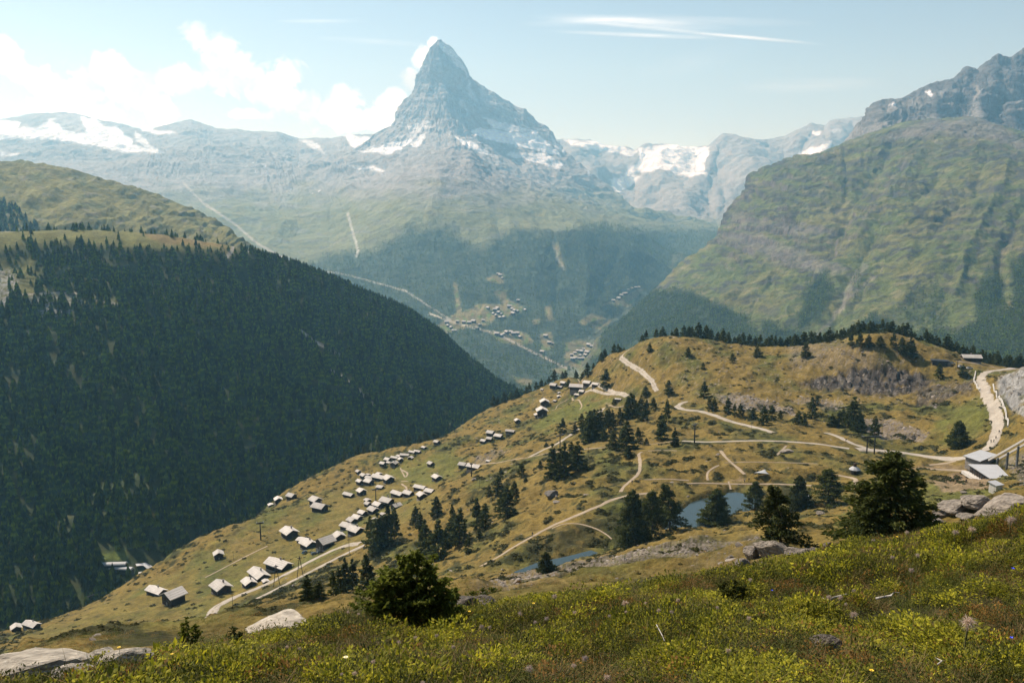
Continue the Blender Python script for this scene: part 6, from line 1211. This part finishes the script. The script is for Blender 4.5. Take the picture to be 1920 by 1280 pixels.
sh, yf, bf, cf = proto(seed_head()), proto(petal_flower('yellow_flower', mat_yel, 9)), proto(petal_flower('blue_flower', mat_blue, 5, .9)), proto(petal_flower('cream_flower', mat_cream, 10, .1))
def flower(src, px_, py_, wpx, label, cat, group=None, hs_=1.0):
    """head centre at a picture point; stem reaches down to the ground below it"""
    k_ = 8
    while True:
        base = mhit(px_, py_ + k_); y = base[1]; a, b = ab(px_, py_)
        if b * y - base[2] > .23 or k_ > 200: break
        k_ += 4
    zt = b * y; h = max(zt - base[2], .05); r = wpx * .42 * y / FPX; sc = r / .17
    o = copy_tree(src, (a * y, y, base[2]), random.uniform(0, 6), (sc, sc, h)); o.rotation_euler[0] = random.uniform(-.05, .05)
    kids = [c_ for c_ in KIDS_OF(o)]
    for c_ in kids:
        if not c_.name.startswith('stem'): c_.scale = (1, 1, sc / h); c_.location = (0, 0, 1 - sc / h)
    return tag(o, label, cat, group)
def KIDS_OF(o): return [bpy.data.objects[n] for n in _lastkids]
_lastkids = []
_ct = copy_tree
def copy_tree(o, loc, rz=0, sc=None, name=None):
    global _lastkids
    before = set(); c_ = o.copy(); COL.objects.link(c_); c_.location = loc; c_.rotation_euler = (0, 0, rz); _lastkids = []
    if sc is not None: c_.scale = sc
    if o.name not in KIDS: KIDS[o.name] = [k for k in children(o)]
    for k in KIDS[o.name]:
        d_ = k.copy(); COL.objects.link(d_); d_.parent = c_; _lastkids.append(d_.name)
    return c_
BIGH = [(1814, 1165, 44, 'largest wispy seed head, close to the right edge'), (1599, 1152, 22, 'white seed head right of centre below the grey branches'), (1556, 1119, 17, 'white seed head just above the left grey branch'), (1578, 1121, 15, 'white seed head touching its neighbour above the left grey branch'), (1586, 1132, 10, 'tiny white seed head at the tip of the left grey branch'), (1598, 1106, 11, 'small seed head above the trio of white ones'), (1404, 1158, 14, 'white seed head on the left edge of the rusty shrubs'), (1710, 1068, 15, 'white seed head below the orange leaves'), (1676, 1044, 13, 'white seed head left of its twin on the upper bank'), (1720, 1041, 13, 'white seed head right of its twin on the upper bank'), (1637, 1012, 11, 'seed head against the foot of the largest larch'), (1363, 1219, 16, 'brownish seed head at the lower centre'), (1345, 1139, 11, 'pinkish seed head left of the rusty shrubs'), (1406, 1086, 12, 'pinkish seed head above the low dark bush'), (1895, 974, 26, 'feathery seed head before the right edge outcrop'), (1825, 992, 20, 'feathery seed head below the domed outcrops'), (1790, 997, 18, 'pair mate seed head left below the domed outcrops'), (1700, 997, 12, 'seed head at the right foot of the largest larch'),
        (997, 1250, 22, 'pinkish seed head at the bottom centre'), (1098, 1231, 19, 'pinkish seed head right of centre near the bottom'), (1081, 1248, 16, 'pink seed head low between two larger ones'), (1143, 1267, 20, 'white seed head cut close to the bottom edge'), (796, 1279, 14, 'white seed head on the bottom edge'), (850, 1214, 12, 'pinkish seed head in the lower middle'), (902, 1174, 14, 'white seed head below the flat pale rock'), (918, 1175, 11, 'pink seed head right beside a white one'), (780, 1194, 12, 'white seed head under the yellow green bush'), (749, 1204, 13, 'pink seed head left below the yellow green bush'), (697, 1242, 14, 'pinkish seed head in the lower left meadow'), (664, 1262, 14, 'pair of seed heads merged, lowest on the left'), (1076, 1148, 12, 'pink seed head on the middle bank'), (1174, 1130, 20, 'wide pink seed head cluster on the middle bank'), (1174, 1146, 9, 'small white seed head under the wide cluster'), (1144, 1153, 10, 'pink seed head left under the wide cluster'), (1038, 1118, 16, 'pale round seed head standing above the bank rim'), (799, 1108, 12, None), (975, 1149, 14, 'pink seed head left of the middle bank one'), (1025, 1159, 14, 'pink seed head pair at the middle'), (1002, 1164, 11, 'small pink seed head left of the middle pair'), (816, 1192, 12, 'pink seed head right under the bush'), (646, 1262, 10, 'tiny seed head beside the lowest left pair'), (560, 1216, 10, 'pinkish seed head right of the wedge slab'), (540, 1213, 10, 'pale seed head below the wedge slab'), (1235, 1144, 12, 'pink seed head at the right of the middle bank'), (1260, 1146, 12, 'pink seed head near the low dark bush'), (1212, 1130, 9, 'small pink seed head on the bank rim'), (1271, 1124, 12, 'pink seed head on the rim left of the low dark bush'), (653, 1146, 10, 'pink seed head left of the bush foot'), (670, 1150, 9, 'second pink seed head left of the bush foot')]
for x, y, w_, lb in BIGH:
    if lb: flower(sh, x, y, w_, lb, 'seed head', 'feathery seed heads in the meadow')
flower(cf, 799, 1108, 11, 'cream flower in front of the yellow green bush', 'flower'); flower(cf, 650, 1232, 13, 'cream daisy in the lower left meadow', 'flower')
for x, y, w_, lb in ((1001, 1131, 8, 'yellow flower on the bank rim'), (1640, 1259, 13, 'yellow flower near the bottom right'), (880, 1146, 8, 'yellow flower beside the flat rock'), (226, 1212, 9, 'yellow flower by the rounded pale rock'), (322, 1223, 8, 'yellow flower right of the rounded rock'), (1682, 1006, 7, 'yellow flower by the largest larch foot')): flower(yf, x, y, w_, lb, 'flower')
for x, y, w_, lb in ((1899, 1066, 9, 'blue flower high at the right edge'), (1896, 1196, 10, 'blue flower lower at the right edge'), (1449, 1107, 6, 'small blue flower above the rusty shrubs')): flower(bf, x, y, w_, lb, 'flower')
# weathered branches
mat_drift = flat_material('weathered_wood', (.42, .39, .35), .9, .25, 12)
def branch(pts, rpx, label, mat=None, lift=.05):
    Q = [mhit(x, y) + np.array((0, 0, lift)) for x, y in pts]; m = MB(); s = Q[0][1] / FPX; n = len(Q); m.tube([tuple(q_ - Q[0]) for q_ in Q], [rpx * s * (1 - .6 * i / n) for i in range(n)], 7); o = m.build('fallen_branch', mat or mat_drift, None, True); o.location = tuple(Q[0]); return tag(o, label, 'branch')
branch([(1541, 1143), (1550, 1146), (1562, 1141), (1574, 1137), (1588, 1134)], 2.6, 'grey weathered branch lying on the shrubs, left one', None, .09); branch([(1641, 1143), (1656, 1140), (1668, 1137), (1676, 1131), (1684, 1132)], 2.6, 'grey weathered branch at the edge of the bare patch', None, .09)
branch([(1756, 1275), (1764, 1268), (1752, 1262)], 1.6, 'thin pale twig at the bottom right edge', None, .08); branch([(1732, 1070), (1745, 1058), (1752, 1045)], 2.0, 'dark bent twig below the orange leaves', mat_bark, .1); branch([(1230, 1205), (1240, 1225), (1246, 1240)], 1.0, 'thin dry stalk leaning in the centre right', mat_drift, .12)
# bushes and saplings
mat_larch_y = leaf_material('young_larch_needles', (.035, .052, .008), (.19, .22, .03), .45, .2, .4)
def sapling(px_, py_, hpx, wpx, label, spires, name='larch_bush', mead=True, mat=None, ns=60, size=.03, p=None):
    p = (mhit(px_, py_) if mead else hit(px_, py_)) if p is None else p; s = p[1] / FPX; root = empty(name, p); Vs = []; Fs = []; o_ = 0; m = MB()
    for k, (dx, hh, rr2) in enumerate(spires):
        h = hpx * s * hh * 1.02; V, F = crown_np(h, rr2 * wpx * s, 46, ns, size * hpx * s, 900 + k + int(px_), base=.0, pw=.55, wild=1.0, droop=-.3); V = V + np.array((dx * wpx * s, rng.uniform(-.25, .25) * wpx * s, 0)); Vs.append(V); Fs.append(F + o_); o_ += len(V)
        m.tube([(dx * wpx * s, V[:, 1].mean(), -.05), (dx * wpx * s, V[:, 1].mean(), h * .97)], [h * .02, h * .004], 6)
    link('crown', np_mesh('crown', np.concatenate(Vs), np.concatenate(Fs)), mat or mat_larch_y, root); m.build('trunk', mat_bark, root); return tag(root, label, 'bush')
sapling(775, 1178, 166, 172, 'large yellow green young larch bush in the centre foreground', [(-.30, .62, .26), (-.12, .85, .26), (.06, 1.0, .26), (.2, .82, .26), (.34, .55, .24), (-.42, .4, .2), (.0, .6, .34), (.42, .36, .2)], ns=85, size=.034)
sapling(352, 1214, 62, 44, 'thin young larch sapling at lower left', [(0, 1, .30), (-.25, .6, .2), (.3, .7, .2)], ns=26, size=.05); sapling(85, 1243, 42, 60, 'wispy larch seedling clump at the far lower left', [(-.3, .7, .22), (0, 1, .2), (.3, .8, .2)], ns=22, size=.06); sapling(125, 1240, 38, 24, 'narrow larch seedling right of the wispy clump', [(0, 1, .3)], ns=22, size=.06); sapling(440, 1205, 40, 50, 'low dark seedling left of the wedge slab', [(0, .9, .3), (.3, .7, .25)], ns=24, size=.06, mat=mat_needle)
sapling(1372, 1128, 44, 60, 'low dark bush on the rim of the bank, right of centre', [(-.2, .8, .3), (.1, 1, .3), (.35, .7, .25)], mat=mat_g2, ns=60, size=.05); sapling(905, 1118, 20, 50, 'row of low green saplings on the scree', [(-.4, .8, .2), (0, 1, .2), (.4, .7, .2)], mead=False, ns=20, size=.09)
sapling(1022, 1072, 16, 20, 'small round bush beside the lower lake larch', [(.9, 1, .5)], mead=False, ns=20, size=.09, mat=mat_needle)
# ------------------------------------------------------------------ air
def haze():
    x0, x1, y0, y1, z0, z1 = -12000, 12000, -300, 16500, -2600, 2500
    V = [(x, y, z) for x in (x0, x1) for y in (y0, y1) for z in (z0, z1)]
    F = [(0, 1, 3, 2), (4, 6, 7, 5), (0, 4, 5, 1), (2, 3, 7, 6), (0, 2, 6, 4), (1, 5, 7, 3)]
    m = bpy.data.materials.new('haze_air'); m.use_nodes = True; t = NT(m.node_tree); t.n.clear()
    pv = t.node('ShaderNodeVolumePrincipled'); pv.inputs['Color'].default_value = (.28, .63, .93, 1); pv.inputs['Absorption Color'].default_value = (1, 1, 1, 1)
    pv.inputs['Density'].default_value = 7.6e-5; pv.inputs['Anisotropy'].default_value = .3
    o = t.node('ShaderNodeOutputMaterial'); t.l.new(pv.outputs[0], o.inputs['Volume'])
    tag(link('haze', np_mesh('haze', V, F), m), kind='stuff')
haze()
for o_ in PROTO: bpy.data.objects.remove(o_)
